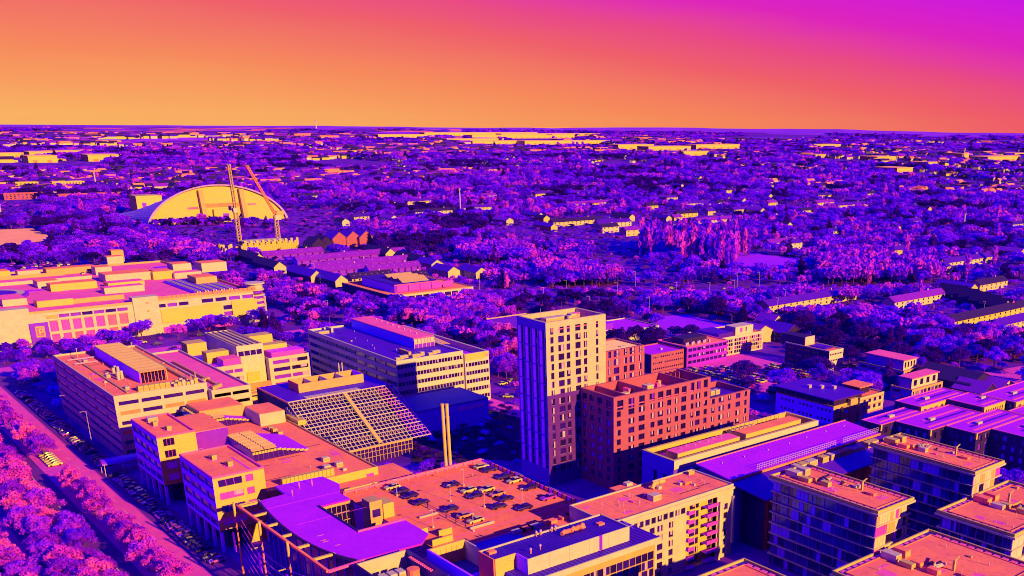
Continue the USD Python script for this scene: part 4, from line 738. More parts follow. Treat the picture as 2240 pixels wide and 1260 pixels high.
sheet('sandy_plot', SAND, .25, (-60, 505), (70, 500), (122, 523), (-20, 545), (-80, 545))
sheet('path', ROADM, .05, (2000, 535), (2060, 500), (2080, 503), (2015, 540))
sheet('far_meadow', GRASS, .05, (1480, 379), (1960, 374), (1960, 377), (1500, 384))
sheet('far_meadow', GRASS, .05, (-100, 366), (330, 362), (330, 372), (-100, 378))
sheet('car_park_surface', PAVE, .05, (1500, 800), (1560, 770), (1800, 790), (1760, 830), (1660, 870), (1640, 830))
sheet('yard', PAVE, .05, (2030, 875), (2120, 820), (2240, 800), (2240, 860))
sheet('garden', mat('dark_planting', (.03, .003, .10), (.015, .002, .06), .2, .95), .05, (900, 960), (930, 930), (1060, 880), (1140, 900), (1145, 1010), (1060, 1005), (960, 1030), (900, 1010))
sheet('path', PAVE, .08, (1070, 870), (1135, 890), (1140, 915), (1100, 905), (1055, 885))
# boulevard beside the left offices
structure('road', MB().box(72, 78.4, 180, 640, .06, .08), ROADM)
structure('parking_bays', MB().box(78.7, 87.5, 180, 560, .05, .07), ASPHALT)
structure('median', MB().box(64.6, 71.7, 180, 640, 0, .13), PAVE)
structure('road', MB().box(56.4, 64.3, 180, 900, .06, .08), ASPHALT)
structure('verge', MB().box(-10, 56.1, 180, 900, 0, .13), GROUND)
structure('path', MB().box(41.5, 44, 180, 640, .13, .15), PAVE)
structure('kerb', MB().box(78.41, 78.69, 180, 560, 0, .14), PAVE); structure('kerb', MB().box(71.72, 71.98, 180, 560, 0, .15), PAVE)
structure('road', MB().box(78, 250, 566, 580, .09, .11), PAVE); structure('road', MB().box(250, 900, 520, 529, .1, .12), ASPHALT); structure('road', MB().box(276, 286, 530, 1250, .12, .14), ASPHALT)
structure('road', MB().box(278, 286, 180, 470, .14, .16), ASPHALT); structure('road', MB().box(287, 420, 226, 234, .13, .15), ASPHALT)
for k in range(20): structure('road_marking', MB().box(60.2, 60.4, 250 + 9 * k, 254 + 9 * k, .084, .09), LINE)
for k in range(12): structure('road_marking', MB().box(75.1, 75.22, 262 + 14 * k, 266 + 14 * k, .084, .09), LINE)

# ------------------------------------------------------------------ middle distance blocks on the right
def office(name, label, r, z, S, W, wall, roof, base=0, pmat=None, glass=(GLASS, GLASSB), blind=.15, group=None, pw=.4, par=.5):
    t = building(name, label, z, r, group=group)
    shell(t, r, z, {'S': S, 'W': W}, wall, parapet=par, roof=roof, pmat=pmat, pw=pw); windows(t, side_point('S', r[2]), S, .3, glass, blind); windows(t, side_point('W', r[0]), W, .3, glass, .1)
    return t
r = [352, 395.6, 431, 462]; t = office('low_office', 'long low violet roofed office behind the tower with pale window strip', r, 6.4, bands(r[0] + 1, r[1] - 1, .5, 6, 1, .5, .3, 4.2, .3), [], {'S': PALE}, ROOFV)
t.part('plant_box', MB().box(354, 368, 440, 452, 5.9, 10), PANELV); t.part('plant_frame', MB().box(353.7, 368.3, 439.6, 439.9, 5.9, 6.4), PALE)
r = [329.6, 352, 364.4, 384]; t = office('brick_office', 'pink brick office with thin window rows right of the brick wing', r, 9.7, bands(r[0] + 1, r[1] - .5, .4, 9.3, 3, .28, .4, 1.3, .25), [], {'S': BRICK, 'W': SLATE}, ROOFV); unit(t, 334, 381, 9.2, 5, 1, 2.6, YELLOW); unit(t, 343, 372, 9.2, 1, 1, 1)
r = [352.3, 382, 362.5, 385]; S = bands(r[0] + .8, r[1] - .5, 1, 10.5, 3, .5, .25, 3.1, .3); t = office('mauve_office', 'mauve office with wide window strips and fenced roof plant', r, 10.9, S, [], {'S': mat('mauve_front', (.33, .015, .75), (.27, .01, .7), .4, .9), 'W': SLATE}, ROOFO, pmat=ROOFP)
for k in range(9): unit(t, 355 + 2.1 * k, 366 + (k % 2), 10.4, .9, .8, 1.6, CURTAIN)
t.part('plant_box', MB().box(356, 373, 369, 378, 10.4, 13.4), SLATE)
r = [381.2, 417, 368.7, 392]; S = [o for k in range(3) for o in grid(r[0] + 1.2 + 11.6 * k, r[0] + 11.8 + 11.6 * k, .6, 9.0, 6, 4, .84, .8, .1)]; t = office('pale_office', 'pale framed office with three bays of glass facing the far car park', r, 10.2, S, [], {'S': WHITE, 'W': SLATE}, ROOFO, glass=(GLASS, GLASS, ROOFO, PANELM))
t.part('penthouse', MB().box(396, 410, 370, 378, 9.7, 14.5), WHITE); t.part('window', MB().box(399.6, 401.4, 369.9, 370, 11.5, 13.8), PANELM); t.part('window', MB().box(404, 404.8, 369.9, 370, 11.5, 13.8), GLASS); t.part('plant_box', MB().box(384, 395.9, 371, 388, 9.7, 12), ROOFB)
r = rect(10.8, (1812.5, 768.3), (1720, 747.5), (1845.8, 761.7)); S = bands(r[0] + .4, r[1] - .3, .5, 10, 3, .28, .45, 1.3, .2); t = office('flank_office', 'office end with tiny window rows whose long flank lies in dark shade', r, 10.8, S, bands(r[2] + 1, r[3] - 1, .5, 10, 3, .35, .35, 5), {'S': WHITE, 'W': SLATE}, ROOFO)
t.part('penthouse', MB().box(r[0] + 2, r[0] + 9.5, r[2] + 18, r[2] + 34, 10.3, 14.5), SLATE); t.part('penthouse_front', MB().box(r[0] + 2, r[0] + 9.5, r[2] + 17.6, r[2] + 17.98, 10.3, 14.8), PALE); unit(t, r[0] + 6, r[2] + 10, 10.3, 6, 10, .8, ROOFB)
r = [325, 352.5, 246.5, 278]; z = 11.8; W_ = [o for k in range(3) for o in grid(r[2] + .8 + 10 * k, r[2] + 9 + 10 * k, .5, 8.4, 4, 2, .55, .3, .45)]; t = office('blue_roof_office', 'office under a broad dark blue roof with a violet flank of small windows', r, 9.2, bands(r[0] + 1, r[1] - 9, .6, 8.6, 2, .4, .4, 4), W_, {'S': AMBER, 'W': mat('violet_flank', (.50, .02, .95), (.42, .015, .9), .4, .9)}, ROOFB)
t.part('clerestory', MB().box(r[0] + .6, r[1] - 8, r[2] + .6, r[3] - .6, 9.2, 11.6), SLATE); t.part('roof_sheet', MB().box(r[0] - .8, r[1] - 7, r[2] - .4, r[3] + .8, 11.6, 12.0), ROOFB); t.part('front_box', MB().box(r[0] + 5, r[0] + 5.2 + 3.8, r[2] - 1.2, r[2] - .05, 0, 8.3), YELLOW); t.part('front_box', MB().box(r[0] + 9.2, r[0] + 14, r[2] - 1.6, r[2] - .05, 0, 11), AMBER)
for k in range(3): t.part('slit_window', MB().box(r[0] + 5.6, r[0] + 8.4, r[2] - 1.27, r[2] - 1.2, 5.6, 6.6) if k == 0 else MB().box(r[0] + 6.4 + .7 * k, r[0] + 6.8 + .7 * k, r[2] - 1.27, r[2] - 1.2, 9.3 - 7, 10 - 7), PANELV)
for k in range(3): unit(t, r[0] + 8 + 3.4 * k, r[2] + 20 - 4 * k, 12, 1.7, 1.5, 1.3, CURTAIN)
for k in range(5): t.part('bay_post', MB().box(r[0] + .5, r[0] + .62, r[2] + 3 + 6 * k, r[2] + 3.15 + 6 * k, 9.2, 11.6), STEEL)
r = [341.5, 358.4, 245.6, 262]; S = [o for j in range(2) for o in grid(r[0] + 1.4, r[1] - .8, 3.6 + 3 * j, 6.4 + 3 * j, 4, 1, .5, .6, .2)]; t = office('pale_office', 'pale three storey office with amber bands next to the blue roofed one', r, 10.2, S, [], {'S': CREAM}, ROOFO, glass=(GLASSB,))
for k in range(3): t.part('string_course', slab(side_point('S', r[2]), r[0], r[1], 2.9 + 3 * k, 3.2 + 3 * k, .02, .15), ROOFO)
t.part('canopy_roof', MB().hexa([(347, 250, 12.6), (356, 250, 12.6), (356, 260, 12.6), (347, 260, 12.6), (347, 250, 12.9), (356, 250, 13.2), (356, 260, 13.2), (347, 260, 12.9)]), ROOFO); t.part('roof_storey', MB().box(348, 355, 251, 259, 9.7, 12.6), SLATE); t.part('ground_glass', slab(side_point('S', r[2]), r[0] + 3, r[1] - .6, .2, 2.6, .02, .06), PANELV)
def pavilion(lab, r, z, z2, n):
    S = [o for k in range(n) for o in grid(r[0] + .6 + (r[1] - r[0] - 1.2) * k / n, r[0] + .2 + (r[1] - r[0] - 1.2) * (k + 1) / n, .4, z - .6, 2, 2, .8, .75, .12)]
    t = office('pavilion_office', lab, r, z, S, bands(r[2] + 1, r[3] - 1, .5, z - .4, 2, .45, .3, 5), {'S': AMBER, 'W': BLUEW}, ROOFP, glass=(GLASS, PANELV, GLASSB))
    a = [r[0] + 2.5, r[1] - 1.5, r[2] + 2.2, r[3] - 3]; s2 = grid(a[0] + .4, a[1] - .4, z + .2, z2 - .3, 4, 1, .5, .75, .1)
    t.part('upper_wall', wall_mesh(side_point('S', a[2]), a[0], a[1], z - .5, z2, s2), WHITE); windows(t, side_point('S', a[2]), s2); t.part('upper_wall', MB().box(a[0], a[1], a[2] + .35, a[3], z - .5, z2 - .1), BLUEW); t.part('upper_roof', MB().box(a[0] - .6, a[1] + .6, a[2] - .6, a[3] + .6, z2, z2 + .4), ROOFP)
pavilion('two tier office with pale frame, nearer the row of violet roofs', rect(6.8, (1995.7, 854), (1950, 842), (2061, 834)), 6.8, 11.0, 4)
pavilion('two tier office with orange topped upper floor, by the trees', rect(6.8, (1977, 812), (1878, 790), (2015, 802)), 6.8, 11.0, 3)
# row of violet roofed blocks
vr = [((292.8, 330, 200.6, 209.3), 18), ((301, 336, 185.4, 200.5), 18), ((310, 345, 172.7, 185.3), 18), ((319.4, 360, 158, 172.6), 18), ((320, 352, 202.2, 214), 19.5), ((337.0, 352.2, 186, 202.1), 19.8), ((353, 388, 182, 197.4), 19.8), ((345.5, 375, 165, 181), 18)]
vl = ['with the lit corner post nearest the violet hall', 'second along the dark stepped front', 'third along the dark stepped front', 'last on the dark stepped front at the right edge', 'behind the first two with a long pale ridge', 'with yellow upper walls facing the front row', 'with yellow walls beyond the dark courtyard gap', 'behind the third and fourth front blocks']
for (q, z), l in zip(vr, vl):
    q = list(q); S = grid(q[0] + 1, q[1] - 1, 1, z - .8, 8, 5, .45, .7, .15); W = grid(q[2] + .5, q[3] - .5, 1, z - .8, 4, 5, .4, .6, .2)
    t = office('violet_roof_block', 'violet roofed block ' + l, q, z, S, W, {'S': YELLOW if z > 19 else SLATE, 'W': SLATE}, ROOFV, pmat=ROOFP, glass=(GLASS, GLASSB, PANELV), par=.2, pw=.35)
    t.part('corner_post', MB().box(q[0] - .25, q[0] + .5, q[2] - .25, q[2] + .5, z - 2.2, z + .1), YELLOW)
    for k in range(3): t.part('roof_strip', MB().box(q[0] + 3 + 3 * k, q[1] - 2, q[2] + 2.5 + 3.2 * k, q[2] + 3.6 + 3.2 * k, z - .2, z - .14), ROOFB if k % 2 else ROOFP) if q[2] + 3.6 + 3.2 * k < q[3] else None
    unit(t, q[0] + 12, (q[2] + q[3]) / 2, z - .2, 3, 1.2, .8, PALE)

# gabled houses: a terrace prototype per size, walls, roof, windows, chimney
HROOF = (ROOFB, SLATE, ROOFV)
def gable(name, label, x, y, L, D, h, rise, roof, wall, along='x', windows_=6, group=None, gablemat=None):
    t = Thing(name, label, 'house', (x, y, 0), group=group); a, b = L / 2, D / 2
    if along == 'x': pt = lambda u, v, z: (x + u, y + v, z)
    else: pt = lambda u, v, z: (x + v, y + u, z)
    for s in (-b, b): t.part('wall', MB().quad(pt(-a, s, 0), pt(a, s, 0), pt(a, s, h), pt(-a, s, h)), wall)
    for s in (-a, a): g_ = MB(); g_.v += [pt(s, -b, 0), pt(s, b, 0), pt(s, b, h), pt(s, 0, h + rise), pt(s, -b, h)]; g_.f.append((0, 1, 2, 3, 4)); t.part('gable', g_, gablemat or wall)
    o = .5
    for s in (-1, 1):
        rf = MB(); p = [pt(-a - o, s * (b + o), h - o * rise / b), pt(a + o, s * (b + o), h - o * rise / b), pt(a + o, 0, h + rise), pt(-a - o, 0, h + rise)]
        rf.hexa(p + [(q[0], q[1], q[2] + .25) for q in p]); t.part('roof_slope', rf, roof)
    for k in range(windows_):
        u = -a + (k + .5) * L / windows_
        for zz in (1.0, h - 2.0)[: 2 if h > 4 else 1]: t.part('window', MB().quad(pt(u - .7, -b - .03, zz), pt(u + .7, -b - .03, zz), pt(u + .7, -b - .03, zz + 1.3), pt(u - .7, -b - .03, zz + 1.3)) if along == 'x' else MB().quad(pt(u - .7, -b - .03, zz), pt(u + .7, -b - .03, zz), pt(u + .7, -b - .03, zz + 1.3), pt(u - .7, -b - .03, zz + 1.3)), GLASS)
    if along == 'x': c = pt(a * .5, .6, 0); t.part('chimney', MB().box(c[0] - .5, c[0] + .5, c[1] - .4, c[1] + .4, h + rise * .5, h + rise + 1.2), CREAM)
    return t
def house_px(px, py, L, D, h, rise, roof, wall, along, lab, n=6, gm=None, name='terrace_house'): p = at(px, py); return gable(name, lab, p[0], p[1], L, D, h, rise, roof, wall, along, n, gablemat=gm)
house_px(1651, 745, 15, 17, 6, 4, TERR, CREAM, 'y', 'gabled house with a violet roof right of the three bay office', 4)
house_px(1682, 722, 14, 10, 6, 4, TERR, CREAM, 'y', 'pale gabled house at the wood edge behind the violet roofed one', 3); house_px(1703, 742, 22, 14, 6, 4, ROOFB, SLATE, 'y', 'dark blue roofed house between the car park and the wood', 4)
house_px(2172, 862, 14, 17, 4, 4, TERR, PALE, 'y', 'hall with a bright violet gable roof beyond the yard', 3); house_px(2130, 868, 16, 12, 4, 4, TERR, SLATE, 'y', 'low violet gabled hall beside the round dark tree', 3); house_px(2085, 848, 30, 22, 6, 4, SLATE, SLATE, 'y', 'dark hipped hall in shade left of the violet gabled halls', 3)
B = BRICK
# school rows in the middle left
rows = [((880, 600), 120, 9, TERR), ((800, 580), 150, 9, TERR), ((820, 565), 150, 9, TERR), ((835, 620), 70, 9, PALE)]
for k, (p, L, D, rf) in enumerate((((760, 590), 62, 9, TERR), ((850, 582), 58, 9, TERR), ((720, 575), 60, 9, TERR), ((815, 566), 64, 9, TERR), ((745, 601), 52, 9, TERR), ((860, 597), 46, 9, TERR), ((640, 565), 55, 9, TERR), ((810, 617), 34, 9, SLATE), ((900, 617), 26, 9, SLATE))):
    t = house_px(*p, L, D, 4.6, 3.4, rf, CREAM if k > 6 else PANELV, 'x', f'long violet roofed terrace, {["left middle row","right middle row","left upper row","right upper row","left lower row","right lower row","by the building site","pale front below the rows, left one","pale front below the rows, right one"][k]} of the school quarter', 8)
    q = at(*p)
    for j in range(7): t.part('rooflight', MB().box(q[0] - L * .42 + j * L * .14, q[0] - L * .42 + j * L * .14 + .9, q[1] - 2.6, q[1] - 2.0, 6.6, 6.75), CURTAIN)
for k, p in enumerate(((735, 540), (765, 538), (793, 537))): house_px(*p, 20, 15, 9, 6, ROOFB, B, 'y', f'steep gabled red brick house, {["left","middle","right"][k]} of the three in a row', 3)
for k, p in enumerate(((706, 548), (690, 552))): house_px(*p, 20, 14, 8, 6, SLATE, SLATE, 'y', f'dark steep gabled house left of the brick row, {["nearer","farther"][k]} one', 3)
for k, p in enumerate(((548, 574), (590, 592), (830, 562), (900, 578), (668, 612), (720, 622))): house_px(*p, 44, 10, 5.5, 4, SLATE if k < 4 else ROOFB, SLATE, 'y', f'long dark gabled house with a lit end, {["left of the site","in front of the site","behind the terraces","right of the terraces","above the boulevard trees","at the end of the boulevard trees"][k]}', 6, CREAM)
for k, p in enumerate(((940, 588), (975, 604), (1035, 606))): house_px(*p, 26, 11, 5.5, 3.4, ROOFB, CREAM, 'y', f'blue roofed house with a pale gable, {["first","second","last"][k]} of the group beside the flat school', 5)
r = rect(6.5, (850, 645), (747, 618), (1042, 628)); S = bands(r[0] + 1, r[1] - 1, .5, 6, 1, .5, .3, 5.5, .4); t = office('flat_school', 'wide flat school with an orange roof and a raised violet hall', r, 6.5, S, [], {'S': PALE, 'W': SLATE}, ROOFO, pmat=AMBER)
a = [r[0] + 8, r[1] - 22, r[2] + 10, r[3] - 16]; t.part('hall_wall', MB().box(*a, 6, 11.6), PANELV); t.part('hall_roof', MB().box(a[0] - .3, a[1] + .3, a[2] - .3, a[3] + .3, 11.6, 12), ROOFD); t.part('hall_frame', MB().box(a[0], a[1], a[2] - .3, a[2] - .05, 11.0, 11.6), ROOFP)
for k in range(3): t.part('ridge_roof', MB().hexa([(a[0] + 8, a[2] + 3 + 9 * k, 12), (a[1] - 6, a[2] + 3 + 9 * k, 12), (a[1] - 6, a[2] + 10 + 9 * k, 12), (a[0] + 8, a[2] + 10 + 9 * k, 12), (a[0] + 8, a[2] + 3 + 9 * k, 12.2), (a[1] - 6, a[2] + 3 + 9 * k, 12.2), (a[1] - 6, a[2] + 10 + 9 * k, 15), (a[0] + 8, a[2] + 10 + 9 * k, 15)]), AMBER)
for k in range(5): t.part('hall_panel', MB().box(a[0] + 2 + 9 * k, a[0] + 10 + 9 * k, a[2] - .36, a[2] - .31, 6.6, 10.8), PANELM)
r = [318, 350, 452, 500]; office('low_block', 'low dark block with an orange edge left of the tower', r, 9, [], [], {'S': PANELV, 'W': SLATE}, TERR, pmat=AMBER)
# terraces among the trees
TR = [(1770, 668, 95, 'long pale terrace in front of the pink wood'), (2000, 666, 62, 'pale terrace below the round wood right of the long one'), (2160, 700, 95, 'bright stepped terrace at the right edge, upper one'), (2225, 716, 60, 'bright stepped terrace at the right edge, lower one'), (2110, 580, 75, 'violet roofed terrace behind the pink wood at right'), (2205, 560, 30, 'small terrace at the right edge above the violet roofed one'), (2160, 632, 40, 'violet roofed terrace with a pale end by the dark roofs'), (1730, 545, 22, 'cube like pale house at the edge of the playing field'), (1860, 455, 70, 'long pale terrace on the slope above the wood, right'), (1800, 450, 40, 'pale terrace left of the long one on the slope'), (1760, 470, 22, 'small pale house below the slope terrace'), (1650, 425, 45, 'pale roofed terrace among trees, far right of the slope'), (1630, 465, 55, 'terrace with an orange end among the middle trees'), (1560, 490, 62, 'long terrace behind the tall poplars'), (1500, 475, 35, 'flat pale terrace in the middle trees'), (1450, 440, 55, 'terrace of the middle estate, upper centre'), (1520, 452, 60, 'terrace of the middle estate with tall windows'), (1290, 452, 85, 'long bright terrace of the middle estate, left'), (1260, 492, 75, 'lower terrace of the middle estate, left'), (1340, 496, 50, 'pale lower terrace of the middle estate, centre'), (1190, 430, 40, 'bright terrace corner at the left of the estate'), (1100, 490, 30, 'flat bright house cluster left of the estate'), (950, 470, 60, 'long terrace with a white front beside the mast'), (900, 448, 60, 'far terrace behind the white fronted one'), (1040, 462, 50, 'terrace right of the lamp mast'), (850, 485, 30, 'small pale shed in the trees right of the arched hall'), (1130, 416, 40, 'far terrace above the middle estate'), (1290, 410, 40, 'farther terrace above the middle estate'), (1480, 412, 30, 'pale gabled house above the middle estate'), (2000, 418, 50, 'far terrace on the right hillside'), (1900, 430, 45, 'far terrace behind the slope houses'), (1690, 482, 12, 'single bright gabled house in the middle wood'), (2090, 640, 30, 'dark terrace with a pale gable at right'), (1380, 515, 22, 'small gabled house before the poplars'), (1330, 508, 24, 'small bright gabled house left of the poplars'), (1960, 560, 20, 'flat house behind the pink wood'), (2050, 600, 24, 'grey house right of the pink wood'), (1705, 540, 40, 'low pale shed beside the playing field')]
for k, (px, py, L, lab) in enumerate(TR): house_px(px, py, L, 10, 5.4 if L > 25 else 6.5, 3, (ROOFB, TERR, SLATE, ROOFB)[k % 4], (CREAM, PALE, YELLOW)[k % 3], 'x' if L != 12 and L != 30 else 'y', lab, max(2, int(L / 6)))
R = random.Random(17)
for k in range(46):
    px, py, ar = (R.uniform(1150, 1720), R.uniform(402, 505), 'middle estate') if k < 24 else ((R.uniform(1740, 2220), R.uniform(405, 520), 'right hillside') if k < 40 else (R.uniform(640, 1100), R.uniform(430, 500), 'wood right of the arched hall'))
    L = R.choice((14, 20, 26, 34)); rf = R.choice((ROOFB, SLATE, ROOFD, TERR)); sz = 'short' if L < 22 else 'long'; t = house_px(px, py, L, 9, 5.6, 3, rf, R.choice((CREAM, PALE, YELLOW)), R.choice(('x', 'x', 'y')), f'{sz} pale house with {"violet" if rf is TERR else "dark"} roof among trees, {ar}', max(2, L // 5)); t.prim.SetCustomDataByKey('group', f'houses among the trees, {ar}')
for k, (px, py) in enumerate(((2085, 655), (2108, 662), (2132, 669), (2156, 676), (2180, 684))): house_px(px, py, 22, 9, 5.5, 5, SLATE, SLATE, 'y', f'dark steep roofed house with a lit verge, {["first","second","third","fourth","fifth"][k]} from the left in the right estate', 3, PANELM)
# small far houses
R = random.Random(9)
HP, FH = [], []
for k in range(295):
    u = R.random()
    if u < .45: p_, ar = (R.uniform(470, 1040), R.uniform(318, 348)), 'upper left'
    elif u < .7: p_, ar = (R.uniform(850, 1330), R.uniform(352, 372)), 'middle'
    elif u < .85: p_, ar = (R.uniform(1100, 1500), R.uniform(330, 358)), 'upper right'
    else: p_, ar = (R.uniform(1500, 2240), R.uniform(300, 400)), 'far right'
    FH.append((at(*p_), ar))
ROOFN = ('blue', 'black', 'dark blue')
for k, (p, ar) in enumerate(FH):
    c = k % 3; lab, grp = f'tiny house with {ROOFN[c]} roof in the {ar} distant town', f'{ROOFN[c]} roofed houses, {ar} distant town'
    if k < 3: HP.append(gable('far_house', lab, p[0], p[1], 15, 9, 6, 3.4, (ROOFB, SLATE, ROOFD)[c], (CREAM, WHITE, YELLOW)[c], 'x', 3, group=grp))
    else: copy_of(HP[c], 'far_house', lab, 'house', p, R.choice((0, 90, 20)), R.uniform(.8, 1.4), grp)
# far warehouses
WH = [(852, 303, 926, 14, 'long single warehouse left of the big cluster'), (985, 300, 1120, 16, 'big warehouse at the upper left of the cluster'), (1080, 305, 1210, 14, 'warehouse in the second row of the cluster'), (1150, 300, 1270, 12, 'warehouse at the upper right of the cluster'), (1060, 318, 1170, 12, 'warehouse at the lower left of the cluster'), (1180, 318, 1310, 12, 'warehouse at the lower right of the cluster'), (1000, 311, 1080, 10, 'low warehouse tucked in the middle of the cluster'), (1362, 328, 1420, 14, 'warehouse left of the right hand group'), (1430, 330, 1500, 11, 'warehouse in the middle of the right hand group'), (1535, 327, 1605, 13, 'warehouse right of the right hand group'), (1230, 285, 1330, 11, 'farthest pale warehouse below the hills'), (1500, 341, 1545, 10, 'pale shed below the right hand group'), (66, 357, 124, 12, 'left shed of the pair in the left fields'), (198, 354, 262, 12, 'right shed of the pair in the left fields'), (70, 343, 140, 9, 'orange roofed shed behind the pair in the left fields'), (110, 341, 195, 9, 'long low shed behind the pair in the left fields'), (0, 345, 50, 8, 'low sheds at the left edge of the fields'), (1785, 346, 1805, 8, 'small white shed on the right plain'), (1920, 352, 1958, 9, 'long white shed on the right plain'), (1960, 378, 1998, 8, 'pale twin roofed shed on the right plain'), (2030, 364, 2050, 8, 'small shed on the far right plain'), (2105, 349, 2118, 14, 'cube shaped pale block on the far right plain'), (2160, 353, 2240, 10, 'cluster shed at the right edge of the plain'), (1870, 328, 1890, 7, 'far small shed right of the plain'), (2220, 342, 2240, 8, 'far shed at the right edge below the hills'), (1785, 322, 1830, 8, 'far violet shed on the plain')]
WR = []
for px, py, px2, h, lab in WH:
    a, b = at(px, py), at(px2, py - (px2 - px) * .035); r = [min(a[0], b[0]), max(a[0], b[0]), min(a[1], b[1]) , min(a[1], b[1]) + 70]; r[1] = max(r[1], r[0] + 40); h *= 1.35; r[2] = (a[1] + b[1]) / 2; r[3] = r[2] + 70
    WR.append(r); t = building('warehouse', lab, h, r); t.part('wall', MB().box(r[0], r[1], r[2], r[3], 0, h), YELLOW if h > 9 else CREAM); t.part('roof', MB().box(r[0] - 1, r[1] + 1, r[2] - 1, r[3] + 1, h, h + 1), SAND if h != 9 else ROOFO)
    n = max(2, int((r[1] - r[0]) / 40))
    for k in range(n): t.part('loading_door', MB().box(r[0] + (k + .3) * (r[1] - r[0]) / n, r[0] + (k + .6) * (r[1] - r[0]) / n, r[2] - .4, r[2] - .05, 0, h * .4), ROOFO)
# ------------------------------------------------------------------ shopping centre
SY = 619.0; SZ = 19.6
def sx(px, py): return float(on_y(px, py, SY)[0])
def sz(px, py): return float(on_y(px, py, SY)[2])
x0, x1 = 62.0, sx(560, 690)
t = building('shopping_centre', 'big yellow shopping centre with a roof car park and many roof boxes', SZ, [x0, x1, SY, 790])
gx = [sx(108 + 25.6 * k, 725 - 1.5 * k) for k in range(8)]
gw = [(gx[k] + .8, gx[k + 1] - .8, z, z + h) for k in range(7) for z, h in ((1.2, 5.4), (8.0, 5.8))]
up = [(gx[k] + .3, gx[k + 1] - .3, 15.2, 17.0) for k in range(1, 7)]
xr = sx(330, 690); up2 = [(xr + 3.5 + 6.4 * k, xr + 8.9 + 6.4 * k, 14.8, 16.8) for k in range(3)] + [(sx(440, 650) + 8 * k, sx(440, 650) + 8 * k + 6.6, 15, 17.2) for k in range(4)]
sl_ = [(sx(489, 675), sx(508, 675), z, z + 2.6) for z in (5.8, 9.6)]
ops = gw + up + up2 + sl_
shell(t, [x0, x1, SY, 790], SZ, {'S': ops}, {'S': PALE}, parapet=1.2, roof=ROOFP, pmat=AMBER, depth=.5)
windows(t, side_point('S', SY), gw, .5, (PANELM, ROOFP), 0, mull=3, mullmat=ROOFO); windows(t, side_point('S', SY), up + up2 + sl_, .5, (GLASSB, PANELV))
for a, b, c, d in ((sx(353, 690), sx(445, 690), 5.8, 13.6), (sx(445, 690), sx(487, 685), 3.6, 14.2), (sx(510, 690), sx(565, 690), 4.2, 14.4)): t.part('blank_panel', slab(side_point('S', SY), a, b, c, d, .03, .5), YELLOW)
for a, b in ((x0 + 1, sx(66, 700)), (sx(296, 700), sx(352, 700))): t.part('stair_tower', MB().box(a, b, SY - .8, SY + 6, 0, SZ + 2.2), PALE); [t.part('slot_window', MB().box((a + b) / 2, (a + b) / 2 + 1.2, SY - .88, SY - .8, 4 + 4.6 * k, 5.2 + 4.6 * k), ROOFO) for k in range(4)]
a, b = sx(68, 740), sx(108, 730); t.part('entrance_block', MB().box(a, b, SY - 2, SY - .03, 0, 13.6), PANELV); t.part('sign_board', MB().box(a + 2.4, b - 2.2, SY - 2.2, SY - 2.02, 6.2, 12.0), AMBER); t.part('sign_frame', MB().box(a + 3.0, b - 2.8, SY - 2.27, SY - 2.21, 6.9, 11.3), ROOFP)
tm = meshkit.text_mesh('P', 3.2, .12, True); v = np.array(tm.vertices); t.part('sign_letter', MB().add(np.stack([v[:, 0] + (a + b) / 2 - 1.0, SY - 2.3 - v[:, 2], v[:, 1] + 7.5], 1), tm.faces), YELLOW)
t.part('entrance_opening', MB().box(a + 1.5, b - 1, SY - 2.1, SY - 2.02, .2, 3.6), GLASS)
t.part('string_course', MB().box(gx[0] - 1, gx[7] + 1, SY - .45, SY - .02, 14.3, 15.0), WHITE); t.part('string_course', MB().box(gx[0] - 1, gx[7] + 1, SY - .4, SY - .02, 17.1, 17.7), WHITE)
t.part('sign_strip', slab(side_point('S', SY), sx(100, 690), sx(126, 690), 15.2, 17.2, .05, .3), AMBER)
for k in range(24): t.part('rail_panel', MB().box(xr + 2.6 * k, xr + 2.6 * k + 2.2, SY - .1, SY - .03, SZ + .1, SZ + 1.6), ROOFO)
t.part('shop_front', MB().box(sx(355, 700), sx(520, 695), SY - .4, SY - .03, 0, 3.4), PANELM)
# round corner tower
cx = x1 + 3.2; t.part('corner_drum', MB().cyl((cx, SY + 5, 0), (cx, SY + 5, 15), 4.4, n=18), PALE)
for k in range(6): t.part('drum_slab', MB().cyl((cx, SY + 5, 2.8 + 3.2 * k), (cx, SY + 5, 3.5 + 3.2 * k), 5.4, n=18), PALE); t.part('drum_window', MB().cyl((cx, SY + 5, 1.0 + 3.2 * k), (cx, SY + 5, 2.75 + 3.2 * k), 4.5, n=18, cap=False), PANELV)
t.part('drum_top', MB().cyl((cx, SY + 5, 19.6), (cx, SY + 5, 22.6), 4.6, n=18), PALE); t.part('drum_cap', MB().cyl((cx, SY + 5, 22.6), (cx, SY + 5, 23.3), 6.0, n=18), WHITE)
for k in range(4): t.part('drum_column', MB().box(cx + 4.2 + .4 * k, cx + 4.6 + .4 * k, SY + 1.5 + 2.4 * k, SY + 2 + 2.4 * k, 0, 15), PALE)
